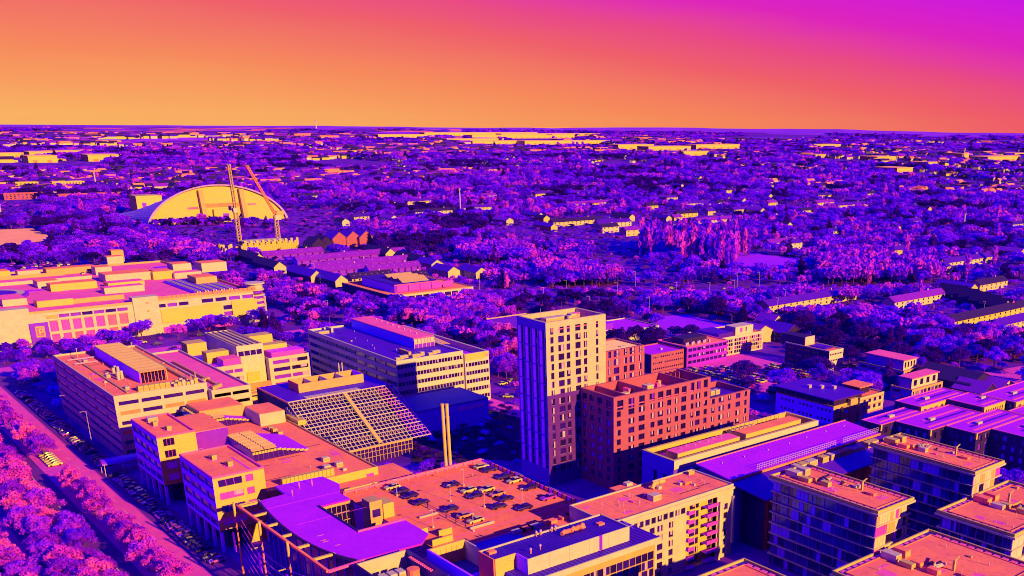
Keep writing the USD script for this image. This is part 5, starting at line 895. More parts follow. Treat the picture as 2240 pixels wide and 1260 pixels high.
# roof boxes: far left and right pixel of the front face bottom, height, depth
ZR = SZ - 1.2
BXS = [(115, 640, 211, 4.2, 10, YELLOW), (0, 612, 24, 5, 12, YELLOW), (42, 607, 88, 3.6, 8, PALE), (107, 605, 205, 4, 10, AMBER), (212, 603, 245, 5, 10, PALE), (85, 632, 130, 4, 12, PALE), (236, 621, 335, 5, 16, PALE), (240, 632, 315, 3, 10, YELLOW), (232, 645, 315, 3.6, 8, PALE), (288, 612, 336, 4, 14, PALE), (338, 613, 380, 5, 10, YELLOW), (383, 606, 420, 8, 12, PALE), (385, 611, 440, 3.6, 9, PALE), (432, 626, 475, 5, 16, AMBER), (238, 582, 270, 6, 8, PALE), (248, 574, 272, 8, 8, AMBER), (445, 597, 495, 6, 14, PALE), (84, 674, 160, 3.4, 8, YELLOW), (150, 667, 270, 2.6, 6, AMBER), (8, 672, 60, 3.6, 20, PALE)]
for px, py, px2, h, d, mt in BXS:
    a = at(px, py, ZR); b = at(px2, py - (px2 - px) * .12, ZR); y = max((a[1] + b[1]) / 2, SY + 2)
    w = t.part('roof_box', MB().box(a[0], b[0], y, y + d, ZR, ZR + h), mt); t.part('box_roof', MB().box(a[0] + .2, b[0] - .2, y + .2, y + d - .2, ZR + h, ZR + h + .15), ROOFO if h > 3.8 else ROOFP, parent=w)
for k in range(9):
    a = at(20 + 40 * k, 655 - 6 * k - 10 * (k % 3), ZR); t.part('solar_patch', MB().box(a[0], a[0] + 9, a[1], a[1] + 7, ZR, ZR + .12), ROOFV if k % 2 else PANELV)
for k in range(16): t.part('plant_row', MB().box(x1 - 30 + 1.6 * k, x1 - 29.2 + 1.6 * k, SY + 14, SY + 70, ZR, ZR + 1.4), PALE if k % 3 else PANELV)
t.part('long_rail', MB().box(x0, x1 - 60, 735, 735.5, ZR, ZR + 2.0), PALE); t.part('long_rail', MB().box(x0, x1 - 70, 762, 762.5, ZR, ZR + 2.2), AMBER)
rm = at(8, 648, ZR); t.part('ramp', MB().cyl((rm[0] - 6, rm[1], ZR), (rm[0] - 6, rm[1], ZR + 1.2), 19, n=30), PANELV); t.part('ramp_rim', MB().cyl((rm[0] - 6, rm[1], ZR + 1.2), (rm[0] - 6, rm[1], ZR + 1.9), 16, 17, n=30), PALE); t.part('ramp_well', MB().cyl((rm[0] - 6, rm[1], ZR + 1.9), (rm[0] - 6, rm[1], ZR + 2.0), 13, n=30), ROOFB)
# ------------------------------------------------------------------ arched hall, cranes, site
Y0 = 1251.0
t = Thing('arched_hall', 'huge arched yellow hall rising over the trees', 'building', (440, Y0, 0))
def prof(n=40, s=1.0, dz=0): return [(439 + 82 * s * math.cos(math.pi * (1 - k / n)), max(0, 43 * s * math.sin(math.pi * k / n) ** 1.25 + dz)) for k in range(n + 1)]
P1, P2 = prof(), prof(s=.965)
rf = MB()
for (a, b), (c, d) in zip(P1, P1[1:]): rf.quad((a, Y0 - 3, b), (c, Y0 - 3, d), (c, Y0 + 135, d * .22), (a, Y0 + 135, b * .22))
for (a, b), (c, d), (e, f_), (g_, h_) in zip(P1, P1[1:], P2, P2[1:]): rf.quad((a, Y0 - 3, b), (c, Y0 - 3, d), (g_, Y0 - 3, h_), (e, Y0 - 3, f_))
t.part('vault', rf, mat('arched_roof', (.40, .22, .50), (.34, .18, .48), .05, .6))
fc = MB(); n = len(P2)
for (a, b), (c, d) in zip(P2, P2[1:]): fc.quad((a, Y0, 0), (c, Y0, 0), (c, Y0, d), (a, Y0, b))
t.part('front_wall', fc, YELLOW)
bw = MB()
for (a, b), (c, d) in zip(P2, P2[1:]): bw.quad((a, Y0 + 134, 0), (c, Y0 + 134, 0), (c, Y0 + 134, d * .22), (a, Y0 + 134, b * .22))
t.part('back_wall', bw, YELLOW)
for k in range(1, 14):
    x = 360 + 11.5 * k; zt = 43 * .965 * max(0, math.sin(math.acos(max(-1, min(1, (439 - x) / (82 * .965)))))) ** 1.25
    if zt > 2: t.part('panel_joint', MB().box(x - .15, x + .15, Y0 - .12, Y0 - .02, 0, zt), PALE)
for k in range(1, 5):
    z = 8.6 * k; th = (z / (43 * .965)) ** .8; w_ = 82 * .965 * math.sqrt(max(0, 1 - th * th)); t.part('panel_joint', MB().box(439 - w_, 439 + w_, Y0 - .2, Y0 - .13, z - .15, z + .15), PALE)
for a in (421, 468): t.part('fin', MB().hexa([(a - 2, Y0 - 7, 0), (a + 3.4, Y0 - 7, 0), (a + 3.4, Y0, 0), (a - 2, Y0, 0), (a - 4, Y0 - 5, 37), (a + 1, Y0 - 5, 37), (a + 1, Y0, 37), (a - 4, Y0, 37)]), AMBER)
t.part('entrance', MB().box(432, 458, Y0 - 4, Y0 - .1, 0, 15), YELLOW); t.part('entrance_window', MB().box(442, 449, Y0 - 4.2, Y0 - 4.02, 4, 10), PANELV); t.part('stripe', MB().box(425, 466, Y0 - .3, Y0 - .21, 17, 21.5), ROOFO); t.part('stripe', MB().box(404, 416, Y0 - .3, Y0 - .21, 16, 18.4), ROOFP); t.part('stripe', MB().box(474, 484, Y0 - .3, Y0 - .21, 18, 19.6), ROOFP)
a, b = on_y(303, 470, 1345), on_y(353, 427, 1345); t = Thing('yellow_box_tower', 'plain yellow box with two square windows behind the arched hall', 'building', (a[0], 1345, 0))
t.part('wall', MB().box(a[0], b[0], 1345, 1372, 0, b[2]), YELLOW)
for s in (.2, .66): t.part('window', MB().box(a[0] + s * (b[0] - a[0]), a[0] + (s + .17) * (b[0] - a[0]), 1344.8, 1344.98, b[2] - 15, b[2] - 8), PANELV)
def lattice(t, p, q, w, n, material=AMBER):
    p, q = np.array(p, float), np.array(q, float); d = q - p; ax = np.array([1, 0, 0.0]) * w / 2; ay = np.cross(d / np.linalg.norm(d), [1, 0, 0]); ay = ay / np.linalg.norm(ay) * w / 2; c = [(-1, -1), (1, -1), (1, 1), (-1, 1)]
    for s in c: t.part('chord', MB().beam(p + s[0] * ax + s[1] * ay, q + s[0] * ax + s[1] * ay, .55), material)
    for k in range(n):
        b_ = MB()
        for i in range(4): s, e = c[i], c[(i + 1) % 4]; b_.beam(p + d * k / n + s[0] * ax + s[1] * ay, p + d * (k + 1) / n + e[0] * ax + e[1] * ay, .36)
        t.part('bracing', b_, material)
b = at(527, 552); zt = 62
t = Thing('tower_crane', 'left tower crane with its jib raised upright before the arched hall', 'crane', b); lattice(t, b, b + [0, 0, 36], 3.0, 14); t.part('cab', MB().box(b[0] - 2.5, b[0] + 1.5, b[1] - 2, b[1] + 2, 36, 40), PALE); lattice(t, b + [0, 0, 40], b + [-1, 0, 78], 2.0, 14); t.part('counterweight', MB().box(b[0] - 3, b[0] + 3, b[1] + 1, b[1] + 9, 37.5, 41), AMBER)
b = at(611, 545); t = Thing('tower_crane', 'right tower crane whose jib leans to the left', 'crane', b); lattice(t, b, b + [0, 0, 31], 3.0, 12); t.part('cab', MB().box(b[0] - 1, b[0] + 4.5, b[1] - 2, b[1] + 2, 27, 31.5), PALE); lattice(t, b + [0, 0, 32], b + [-19, 6, 76], 1.8, 15, ROOFO); t.part('counterweight', MB().box(b[0] + 1, b[0] + 8, b[1] - 1, b[1] + 3, 31.6, 35), AMBER)
b = at(545, 556); c0 = [b[0] - 8, b[0] + 46, b[1] - 2, b[1] + 18]
t = building('building_site', 'concrete frame under construction at the foot of the two cranes', 12, c0)
for k in range(4): t.part('floor_slab', MB().box(c0[0] + 2 * k, c0[1] - 3 * k, c0[2], c0[3], 3.4 * k + .1, 3.4 * k + .7), PALE)
for k in range(16):
    for y in (c0[2] + .5, c0[3] - 1): t.part('column', MB().box(c0[0] + 8 + 3 * k * .8, c0[0] + 8.7 + 3 * k * .8, y, y + .6, 0, 10.5), AMBER)
for k in range(30): t.part('scaffold_pole', MB().box(c0[0] + 1.8 * k, c0[0] + 2.0 + 1.8 * k, c0[2] - 2, c0[2] - 1.8, 0, 8 + (k % 3) * 2.2), YELLOW)
for k in range(4): t.part('scaffold_deck', MB().box(c0[0], c0[1], c0[2] - 2.4, c0[2] - 1.2, 2.6 * k + 1, 2.6 * k + 1.25), YELLOW)
R = random.Random(3)
for k in range(40):
    p = at(R.uniform(600, 690), R.uniform(540, 556)) if k < 26 else at(R.uniform(468, 520), R.uniform(540, 556)); h = R.uniform(1.5, 5.5); t.part('formwork', MB().box(p[0], p[0] + R.uniform(.8, 3), p[1], p[1] + 1, 0, h), R.choice((YELLOW, PALE, AMBER)))
# far left flats and masts
for k, (px, py, px2, h) in enumerate(((0, 417, 95, 12), (117, 416, 195, 13), (130, 440, 300, 9), (10, 438, 110, 9))):
    a, b = at(px, py), at(px2, py - (px2 - px) * .01); r = [a[0], b[0], a[1], a[1] + 14]; t = building('flats_block', f'{["bright flats with arches at the left edge","bright flats with arches left of the thin mast","low orange roofed flats left of the arched hall","low flats in the left trees"][k]}', h, r)
    S = grid(r[0] + 1, r[1] - 1, 1, h - 1, 10, 3, .4, .6, .2); shell(t, r, h, {'S': S}, {'S': YELLOW if k < 2 else BRICK}, parapet=.4, roof=ROOFO); windows(t, side_point('S', r[2]), S, .3, (GLASS, PANELV))
for px, py, py2, lab in ((211, 412, 384, 'thick pale mast left of the arched hall'), (1008, 470, 420, 'tall slim lamp mast in the middle trees'), (2108, 500, 473, 'tall slim lamp mast in the right trees'), (692, 281, 267, 'far thin mast standing on the horizon'), (2108, 349, 330, 'short mast on the far right plain'), (1960, 362, 346, 'slim mast beside the long white shed'), (4, 475, 455, 'mast at the left edge of the photo'), (335, 408, 388, 'slim mast behind the arched hall')):
    b = at(px, py); hgt = (py - py2) * np.linalg.norm(b[:2]) / 2190.6; t = Thing('mast', lab, 'mast', b); w = max(.35, np.linalg.norm(b[:2]) * .0006); t.part('shaft', MB().cyl(b, b + [0, 0, hgt], w, w * .7, n=8), PALE); t.part('mast_head', MB().cyl(b + [0, 0, hgt], b + [0, 0, hgt + w * 2], w * 1.5, n=8), AMBER)
# ------------------------------------------------------------------ trees
def leafmat(name, stops, scale=.35):
    return M(name, {'g': ('geometry', {}), 'o': ('object_info', {}), 'n': ('noise_texture', {'scale': scale, 'detail': 4.0, 'roughness': .7}), 'a': ('math', {'math_type': 'multiply_add', 'value2': .42, 'value3': -.21}), 's': ('math', {'math_type': 'add'}),
                    'i': ('math', {'math_type': 'multiply_add', 'value2': .30, 'value3': -.15}), 's2': ('math', {'math_type': 'add'}),
                    'r': ('rgb_ramp', {'ramp': stops}), 'd': ('diffuse_bsdf', {}), 't': ('translucent_bsdf', {}), 'm': ('mix_closure', {'fac': .22})},
             [('g.position', 'n.vector'), ('o.random', 'a.value1'), ('n.fac', 's.value1'), ('a.value', 's.value2'), ('g.random_per_island', 'i.value1'), ('s.value', 's2.value1'), ('i.value', 's2.value2'), ('s2.value', 'r.fac'), ('r.color', 'd.color'), ('r.color', 't.color'), ('d.BSDF', 'm.closure1'), ('t.BSDF', 'm.closure2')], 'm.closure')
LEAFP = leafmat('pink_leaves', [(.18, (.16, .005, .82)), (.42, (.42, .018, .82)), (.62, (.72, .055, .62)), (.85, (.90, .15, .42))])
LEAFW = leafmat('warm_pink_leaves', [(.18, (.22, .006, .70)), (.42, (.62, .03, .62)), (.62, (.94, .11, .44)), (.85, (.98, .28, .22))])
LEAFV = leafmat('violet_leaves', [(.18, (.06, .002, .62)), (.42, (.17, .006, .92)), (.66, (.38, .012, .95)), (.90, (.75, .06, .62))])
LEAFD = leafmat('dark_leaves', [(.2, (.02, .001, .18)), (.5, (.05, .003, .34)), (.85, (.12, .006, .55))])
def crown(seed, kind, n, leaf):
    """many small leaf faces spread over clumps on an uneven crown of unit height (base of the trunk at 0)"""
    R = np.random.default_rng(seed); v, f = [], []
    if kind == 'poplar': C = [(R.normal(0, .035), R.normal(0, .035), z, .075 * (1 - .55 * abs(z - .45) / .55) + .02) for z in np.linspace(.12, .96, 22)]
    elif kind == 'cone': C = [(R.normal(0, .03), R.normal(0, .03), z, .24 * (1.05 - z) + .02) for z in np.linspace(.1, .97, 16)]
    else:
        C = []
        for k in range(34):
            d = R.normal(size=3); d /= np.linalg.norm(d); d[2] = abs(d[2]) * 1.0 - .30; q = R.uniform(.45, 1.12)
            C.append((d[0] * .36 * q, d[1] * .36 * q, .55 + d[2] * .38 * q, R.uniform(.06, .155)))
    w = np.array([c[3] ** 2 for c in C]); w /= w.sum()
    for k, c in enumerate(C):
        m = max(3, int(n * w[k]))
        d = R.normal(size=(m, 3)); d /= np.linalg.norm(d, axis=1)[:, None]; d[:, 2] = np.where(d[:, 2] < -.5, -d[:, 2], d[:, 2])
        p = np.array(c[:3]) + d * c[3] * R.uniform(.7, 1.1, (m, 1)) * (np.array([1, 1, 1.6]) if kind == 'poplar' else 1)
        nn = d + R.normal(0, .42, (m, 3)); nn /= np.linalg.norm(nn, axis=1)[:, None]
        a = np.cross(nn, R.normal(size=(m, 3))); a /= np.linalg.norm(a, axis=1)[:, None]; b = np.cross(nn, a); s = leaf * R.uniform(.6, 1.3, (m, 1))
        if kind == 'poplar': b = b * .6 + np.array([0, 0, .9]); 
        base = len(v); q = np.stack([p - a * s - b * s * .7, p + a * s - b * s * .7, p + a * s * .8 + b * s * .7, p - a * s * .8 + b * s * .7], 1).reshape(-1, 3)
        v += q.tolist(); f += [(base + 4 * i, base + 4 * i + 1, base + 4 * i + 2, base + 4 * i + 3) for i in range(m)]
    mb = MB(); mb.v, mb.f = v, f; return mb
def trunk(seed, kind):
    R = np.random.default_rng(seed + 50); mb = MB(); mb.cyl((0, 0, 0), (0, 0, .5 if kind != 'poplar' else .8), .022, .012, n=6, cap=False)
    if kind == 'round':
        for k in range(6): a = k * 1.05 + R.uniform(-.3, .3); mb.cyl((0, 0, .26 + .03 * k), (.26 * math.cos(a), .26 * math.sin(a), .5 + .04 * k), .010, .004, n=5, cap=False)
    return mb
KINDS = [('round', LEAFP), ('round', LEAFW), ('round', LEAFV), ('round', LEAFV), ('poplar', LEAFP), ('cone', LEAFD), ('round', LEAFD), ('poplar', LEAFV)]
NEAR, FAR = [], []
# exclusion: what already stands on the ground
from pxr import UsdGeom as _UG
_cache = UsdGeom.BBoxCache(Usd.TimeCode.Default(), ['default'])
EX = []
for p in stage.GetPrimAtPath('/World').GetChildren():
    k = p.GetCustomDataByKey('category'); 
    if k in ('building', 'house', 'crane', 'chimney'):
        bb = _cache.ComputeWorldBound(p).ComputeAlignedRange(); a, b = bb.GetMin(), bb.GetMax(); EX.append((a[0], b[0], a[1], b[1], 7.5 if k == 'building' else 3.2))
    elif p.GetCustomDataByKey('kind') == 'structure' and p.GetName().split('_0')[0] in ('road', 'parking_bays', 'median', 'verge'):
        bb = _cache.ComputeWorldBound(p).ComputeAlignedRange(); a, b = bb.GetMin(), bb.GetMax(); EX.append((a[0], b[0], a[1], b[1], 2.0 if p.GetName()[:4] == 'road' else .5))
EX = np.array(EX)
WHC = [((r[0] + r[1]) / 2, (r[2] + r[3]) / 2, max(60, (r[1] - r[0]) * .42)) for r in WR]
import shapely, shapely.geometry as sgeo
VD = np.array([math.cos(YAW + .12), math.sin(YAW + .12)])
def free(P, skip=0):
    ok = np.ones(len(P), bool)
    for g_ in SHEETS: ok &= ~shapely.contains_xy(g_, P[:, 0], P[:, 1])
    for x0, x1, y0, y1, m in EX: ok &= ~((P[:, 0] > x0 - m) & (P[:, 0] < x1 + m) & (P[:, 1] > y0 - m) & (P[:, 1] < y1 + m))
    for cx, cy, hl in WHC:
        dx, dy = cx - P[:, 0], cy - P[:, 1]; s_ = dx * VD[0] + dy * VD[1]; ok &= ~((s_ > -40) & (s_ < 620) & (np.abs(-dx * VD[1] + dy * VD[0]) < hl))
    q_ = at(20, 530); s_ = (q_[0] - P[:, 0]) * VD[0] + (q_[1] - P[:, 1]) * VD[1]; ok &= ~((s_ > -30) & (s_ < 75) & (np.abs(-(q_[0] - P[:, 0]) * VD[1] + (q_[1] - P[:, 1]) * VD[0]) < 62))
    return ok
HS = [(a, b, c, d) for a, b, c, d, m in EX if m < 4 or (b - a > 40 and 500 < c < 720 and a > 260)]
HC = np.array([((a + b) / 2, (c + d) / 2, max(b - a, d - c) / 2) for a, b, c, d in HS])
def clear_height(x, y):
    """how tall a tree may stand here without hiding the houses behind it from the open side"""
    dx, dy = HC[:, 0] - x, HC[:, 1] - y; s = dx * VD[0] + dy * VD[1]; l = np.abs(-dx * VD[1] + dy * VD[0]); near_ = (s > 0) & (l < HC[:, 2] * .95 + 2)
    if not near_.any(): return 99.0
    m = s[near_].min(); return 0.0 if m < 13 else (3.4 + .07 * m if m < 62 else 99.0)
def project(P):
    q = P - np.array([0, 0, H]); z = q @ _f; return CX + F * (q @ CR) / z, CY - F * (q @ CU) / z
T = []                                                  # x, y, height, spread, kind, zone
def put(x, y, h, sp, kind, zone):
    if kind == 1 and zone > 1: kind = 0
    c = clear_height(x, y)
    if zone in (3, 4, 6, 8, 9, 11) and c < h:
        if c < 3: return
        h = c
    T.append((x, y, h, sp, kind, zone))
RR = np.random.default_rng(21)
for y in np.arange(262, 640, 9.5):
    if not 374 < y < 403: put(67.2 + RR.uniform(-.8, .8), y + RR.uniform(-1.5, 1.5), RR.uniform(9.0, 11.5), .98, RR.choice((1, 1, 0)), 0)
for x, y0 in ((53.3, 255), (47, 250), (36, 240), (28, 250), (20, 270)):
    for y in np.arange(y0, 640, 9.6): put(x + RR.uniform(-1.5, 1.5), y + RR.uniform(-2, 2), RR.uniform(8.5, 12.5), RR.uniform(1.0, 1.25), RR.choice((1, 1, 0)), 1)
def zone(poly, sp, hts, kinds, zn, spread=1.15, force=False):
    g_ = sgeo.Polygon([at(px, py)[:2] for px, py in poly]); a, b, c, d = g_.bounds
    X, Y = np.meshgrid(np.arange(a, c, sp), np.arange(b, d, sp)); P = np.stack([X.ravel(), Y.ravel()], 1) + RR.uniform(-.42, .42, (X.size, 2)) * sp
    ok = shapely.contains_xy(g_, P[:, 0], P[:, 1])
    if not force: ok &= free(P)
    for p in P[ok]: put(p[0], p[1], RR.uniform(*hts), spread * RR.uniform(.85, 1.15), RR.choice(kinds), zn)
zone([(0, 700), (60, 690), (110, 740), (330, 765), (330, 790), (110, 815), (60, 850), (0, 800)], 8, (6, 9), (2, 2, 3, 0), 2)
zone([(560, 585), (640, 612), (730, 640), (800, 680), (760, 700), (680, 715), (600, 690)], 8.5, (9, 13), (0, 1, 2, 3), 3)
zone([(300, 498), (420, 540), (560, 580), (560, 600), (440, 580), (250, 520)], 9, (9, 13), (0, 2, 3), 3)
zone([(860, 700), (1000, 680), (1100, 690), (1135, 740), (1125, 830), (1090, 860), (1075, 780), (960, 745)], 7.5, (10, 15), (0, 0, 1, 2), 4, 1.1)
zone([(830, 660), (1100, 640), (1130, 675), (1000, 690), (840, 690)], 9, (8, 12), (0, 2, 3), 4)
zone([(1390, 770), (1500, 782), (1640, 772), (1690, 756), (1660, 775), (1520, 792), (1470, 795)], 7, (3.5, 6), (2, 6, 6, 3), 5)
zone([(1720, 770), (1800, 800), (1800, 830), (1700, 800)], 7, (6, 9), (6, 2, 6), 5)
zone([(1830, 820), (1960, 850), (1940, 870), (1840, 850)], 6, (4, 7), (2, 3), 5)
zone([(1680, 690), (1780, 700), (1930, 760), (2130, 800), (2240, 780), (2240, 730), (2000, 700), (1800, 650), (1690, 660)], 8.5, (9, 14), (0, 1, 2, 3, 0), 6)
zone([(1430, 640), (1560, 660), (1700, 700), (1690, 730), (1560, 690), (1420, 680)], 9, (8, 12), (0, 2, 3), 6)
for row in range(4):
    for k in range(40): p = at(1405 + 5.4 * k * (1 + .02 * row), 540 + 8 * row - .12 * k); put(p[0] + RR.uniform(-3, 3), p[1] + RR.uniform(-3, 3), RR.uniform(17, 27), .8, RR.choice((4, 4, 7)), 7)
for k in range(34): p = at(1490 + 3.6 * k, 572 + RR.uniform(-4, 9)); put(p[0], p[1], RR.uniform(18, 26), .8, 4, 7)
zone([(1770, 590), (1900, 575), (2110, 590), (2120, 650), (1960, 660), (1800, 650)], 9, (13, 19), (0, 0, 1, 4), 8, .95)
zone([(1180, 600), (1300, 600), (1420, 650), (1390, 670), (1200, 640)], 10, (12, 18), (0, 1, 2), 9)
zone([(1000, 540), (1240, 590), (1300, 620), (1180, 625), (1000, 575)], 10, (11, 16), (0, 2, 3), 9)
zone([(900, 960), (930, 930), (1060, 880), (1135, 900), (1140, 1000), (1060, 1000), (960, 1020), (905, 1005)], 5.2, (1.2, 3.4), (6, 6, 2, 6), 12, 1.5, True)
zone([(330, 488), (500, 484), (500, 492), (335, 498)], 7, (8, 10), (6, 2), 10, 1.0, True)
zone([(0, 545), (140, 540), (300, 515), (430, 560), (240, 568), (0, 566)], 9, (5, 8), (2, 3, 0), 3)
TOWN = []
def town(P): d_ = np.hypot(P[:, 0], P[:, 1]); return (meshkit.fbm(np.stack([P[:, 0] / 520, P[:, 1] / 520, np.full(len(P), 9.0)], 1), 3, 31) > .535) & (d_ > 1900) & (d_ < 6800)
# the wooded plain: spacing grows with the distance
r_ = 330.0
while r_ < 9800:
    sp = 13.5 if r_ < 1600 else 15 + (r_ - 1600) * .0046; da = sp / r_
    A_ = np.arange(math.radians(14), math.radians(97), da); A_ = A_ + RR.uniform(-.45, .45, len(A_)) * da; D_ = r_ + RR.uniform(-.45, .45, len(A_)) * sp
    P = np.stack([D_ * np.cos(A_), D_ * np.sin(A_)], 1); nz = meshkit.fbm(np.stack([P[:, 0] / (170 + .05 * r_), P[:, 1] / (170 + .05 * r_), np.zeros(len(P))], 1), 4, 5); nk = meshkit.fbm(np.stack([P[:, 0] / 90, P[:, 1] / 90, np.full(len(P), 3.0)], 1), 3, 8)
    thr = (.33 if r_ < 4200 else .43) + .17 * (A_ > math.radians(58)) * min(1, max(0, (r_ - 3300) / 900))
    tw = town(P); ok = (nz > thr) & free(P) & (RR.random(len(P)) < np.where(tw, .30, .86))
    if r_ > 1900: TOWN += [tuple(p) for p in P[tw & (RR.random(len(P)) < .62) & free(P)]]
    for p, q, n_ in zip(P[ok], nk[ok], nz[ok]):
        k = 5 if RR.random() < .03 else (6 if q < .36 else (2 if q < .47 else (3 if q < .56 else (0 if RR.random() < .6 else 3))))
        if k == 0 and RR.random() < .10: k = 4
        s = max(1.0, sp / 14.0); put(p[0], p[1], RR.uniform(8, 14) * min(s, 1.5) * (1.3 if k in (4, 5) else 1), 1.25 * max(1, s / 1.4), k, 11)
    r_ += sp * .94
for r_ in np.arange(330, 1700, 8.5):
    da = 9.5 / r_; A_ = np.arange(math.radians(14), math.radians(97), da); A_ = A_ + RR.uniform(-.5, .5, len(A_)) * da; D_ = r_ + RR.uniform(-4, 4, len(A_)); P = np.stack([D_ * np.cos(A_), D_ * np.sin(A_)], 1)
    for p in P[free(P) & (RR.random(len(P)) < .62)]: put(p[0], p[1], RR.uniform(1.8, 5.0), 1.5, RR.choice((0, 2, 3, 3, 6)), 12)
T = np.array(T, float)
px, py = project(np.stack([T[:, 0], T[:, 1], T[:, 2] * .6], 1)); dist = np.hypot(T[:, 0], T[:, 1]); inview = (px > -40) & (px < 2280) & (py < 1330) & ((T[:, 0] * math.cos(YAW) + T[:, 1] * math.sin(YAW)) > 0)
T, px, py, dist = T[inview], px[inview], py[inview], dist[inview]
order = np.argsort(-(T[:, 2] * T[:, 3] * (T[:, 5] != 12)) / dist); near, far = order[:300], order[300:]
LM = [('the median strip', 68, 0, 0), ('the banded office flank', 95, 430), ('the shopping centre', 150, 620), ('the shopping centre corner drum', 240, 622), ('the wide banded office', 216, 420), ('the flat school', 365, 650), ('the school terraces', 440, 850), ('the arched hall', 440, 1250), ('the two cranes', 370, 958),
      ('the pale tower', 205, 273), ('the low violet roofed office', 375, 445), ('the three bay office', 400, 380), ('the far car park', 370, 300), ('the dark flanked office', 420, 330), ('the two tier offices', 420, 255), ('the row of violet roofs', 340, 200), ('the playing field', 640, 560), ('the long terrace', 600, 420), ('the gabled halls', 500, 230), ('the lattice hall', 165, 340), ('the stepped building', 150, 415), ('the low dark block', 334, 476), ('the pink wood', 640, 390), ('the dark roofed estate', 590, 330), ('the middle estate', 800, 800)]
CN = {0: 'pink', 1: 'rosy', 2: 'violet', 3: 'blue violet', 4: 'pink', 5: 'dark pointed', 6: 'dark', 7: 'violet'}
def side_word(x, y, lx, ly):
    d = np.array([x - lx, y - ly]); s = d @ VD; l = d @ np.array([VD[1], -VD[0]])
    return ('behind' if s > 0 else 'in front of') if abs(s) > abs(l) else ('right of' if l > 0 else 'left of')
def tree_label(i):
    x, y, h, sp, k, zn = T[i]; k, zn = int(k), int(zn)
    nm = {'round': 'broadleaf tree', 'poplar': 'poplar', 'cone': 'conifer'}[KINDS[k][0]]; sz = 'tall' if h > 11.5 else ('low' if h < 8.5 else 'middling')
    if zn in (0, 1):
        row = 'median row' if zn == 0 else ('verge row nearest the road' if x > 50 else ('second verge row' if x > 42 else 'outer verge rows')); y0 = 'at the bottom edge' if y < 290 else ('past the bottom edge' if y < 340 else ('before the gap with pale cars' if y < 390 else ('beyond the gap with pale cars' if y < 470 else 'towards the shopping centre'))); return f'{CN[k]} tree of the {row}, {y0}', 'boulevard trees at bottom left'
    L = min(LM[1:], key=lambda q: (q[1] - x) ** 2 + (q[2] - y) ** 2); return f'{sz} {CN[k]} {nm} {side_word(x, y, L[1], L[2])} {L[0]}', f'trees by {L[0]}'
ORD = ['first', 'second', 'third', 'fourth', 'fifth', 'sixth', 'seventh', 'eighth', 'ninth', 'tenth', 'eleventh', 'twelfth']
def ordinals(items):
    """items: (label, key along the row); alike labels get their place in the row, counted from the left"""
    by = {}
    for n, (l, k) in enumerate(items): by.setdefault(l, []).append((k, n))
    out = [l for l, _ in items]
    for l, v in by.items():
        if 1 < len(v) <= 12 and len(l.split()) <= 13:
            for c, (_, n) in enumerate(sorted(v)): out[n] = f'{l}, {ORD[c]} from left'
    return out
proto = {}
TL = [tree_label(i) for i in near]; TLL = dict(zip(near, ordinals([(l[0], px[i]) for l, i in zip(TL, near)]))); TLG = dict(zip(near, [l[1] for l in TL]))
def sc3(i): return (T[i, 2] * T[i, 3], T[i, 2] * T[i, 3], T[i, 2])
for i in near:
    k, zn = int(T[i, 4]), int(T[i, 5]); nm = {'round': 'broadleaf_tree', 'poplar': 'poplar_tree', 'cone': 'conifer_tree'}[KINDS[k][0]]; lab, grp = TLL[i], TLG[i]
    rot = float(RR.uniform(0, 360))
    if k not in proto:
        t = Thing(nm, lab, 'tree', (T[i, 0], T[i, 1], 0), rot, sc3(i), grp); t.loc = (0, 0, 0); t.part('trunk', trunk(k, KINDS[k][0]), BARK); t.part('crown', crown(k, KINDS[k][0], 3600, .019), KINDS[k][1]); proto[k] = t
    else: copy_of(proto[k], nm, lab, 'tree', (T[i, 0], T[i, 1], 0), rot, sc3(i), grp)
pi = UsdGeom.PointInstancer.Define(stage, '/World/woodland'); tag(pi.GetPrim(), 'violet woodland and street trees covering the plain to the horizon', 'woodland', None, 'stuff')
paths = []
for k, (kd, mt) in enumerate(KINDS):
    q = f'/World/woodland/{["pink_tree","rosy_tree","violet_tree","blue_violet_tree","poplar","conifer","dark_tree","violet_poplar"][k]}'; UsdGeom.Xform.Define(stage, q); emit(q + '/crown', crown(k + 20, kd, 420, .052), mt); emit(q + '/trunk', trunk(k, 'poplar'), BARK); paths.append(q)
pi.CreatePrototypesRel().SetTargets([Sdf.Path(p) for p in paths])
pi.CreateProtoIndicesAttr(Vt.IntArray.FromNumpy(T[far, 4].astype(np.int32)))
pi.CreatePositionsAttr(Vt.Vec3fArray.FromNumpy(np.stack([T[far, 0], T[far, 1], np.zeros(len(far))], 1).astype(np.float32)))
pi.CreateScalesAttr(Vt.Vec3fArray.FromNumpy(np.stack([T[far, 2] * T[far, 3], T[far, 2] * T[far, 3], T[far, 2]], 1).astype(np.float32)))
an = RR.uniform(0, 2 * math.pi, len(far)); pi.CreateOrientationsAttr(Vt.QuathArray([Gf.Quath(float(math.cos(a / 2)), 0, 0, float(math.sin(a / 2))) for a in an]))
TN = np.array(TOWN); tp = UsdGeom.PointInstancer.Define(stage, '/World/distant_town'); tag(tp.GetPrim(), 'specks of pale houses of the distant town between the trees of the plain', 'town', None, 'stuff')
tps = []
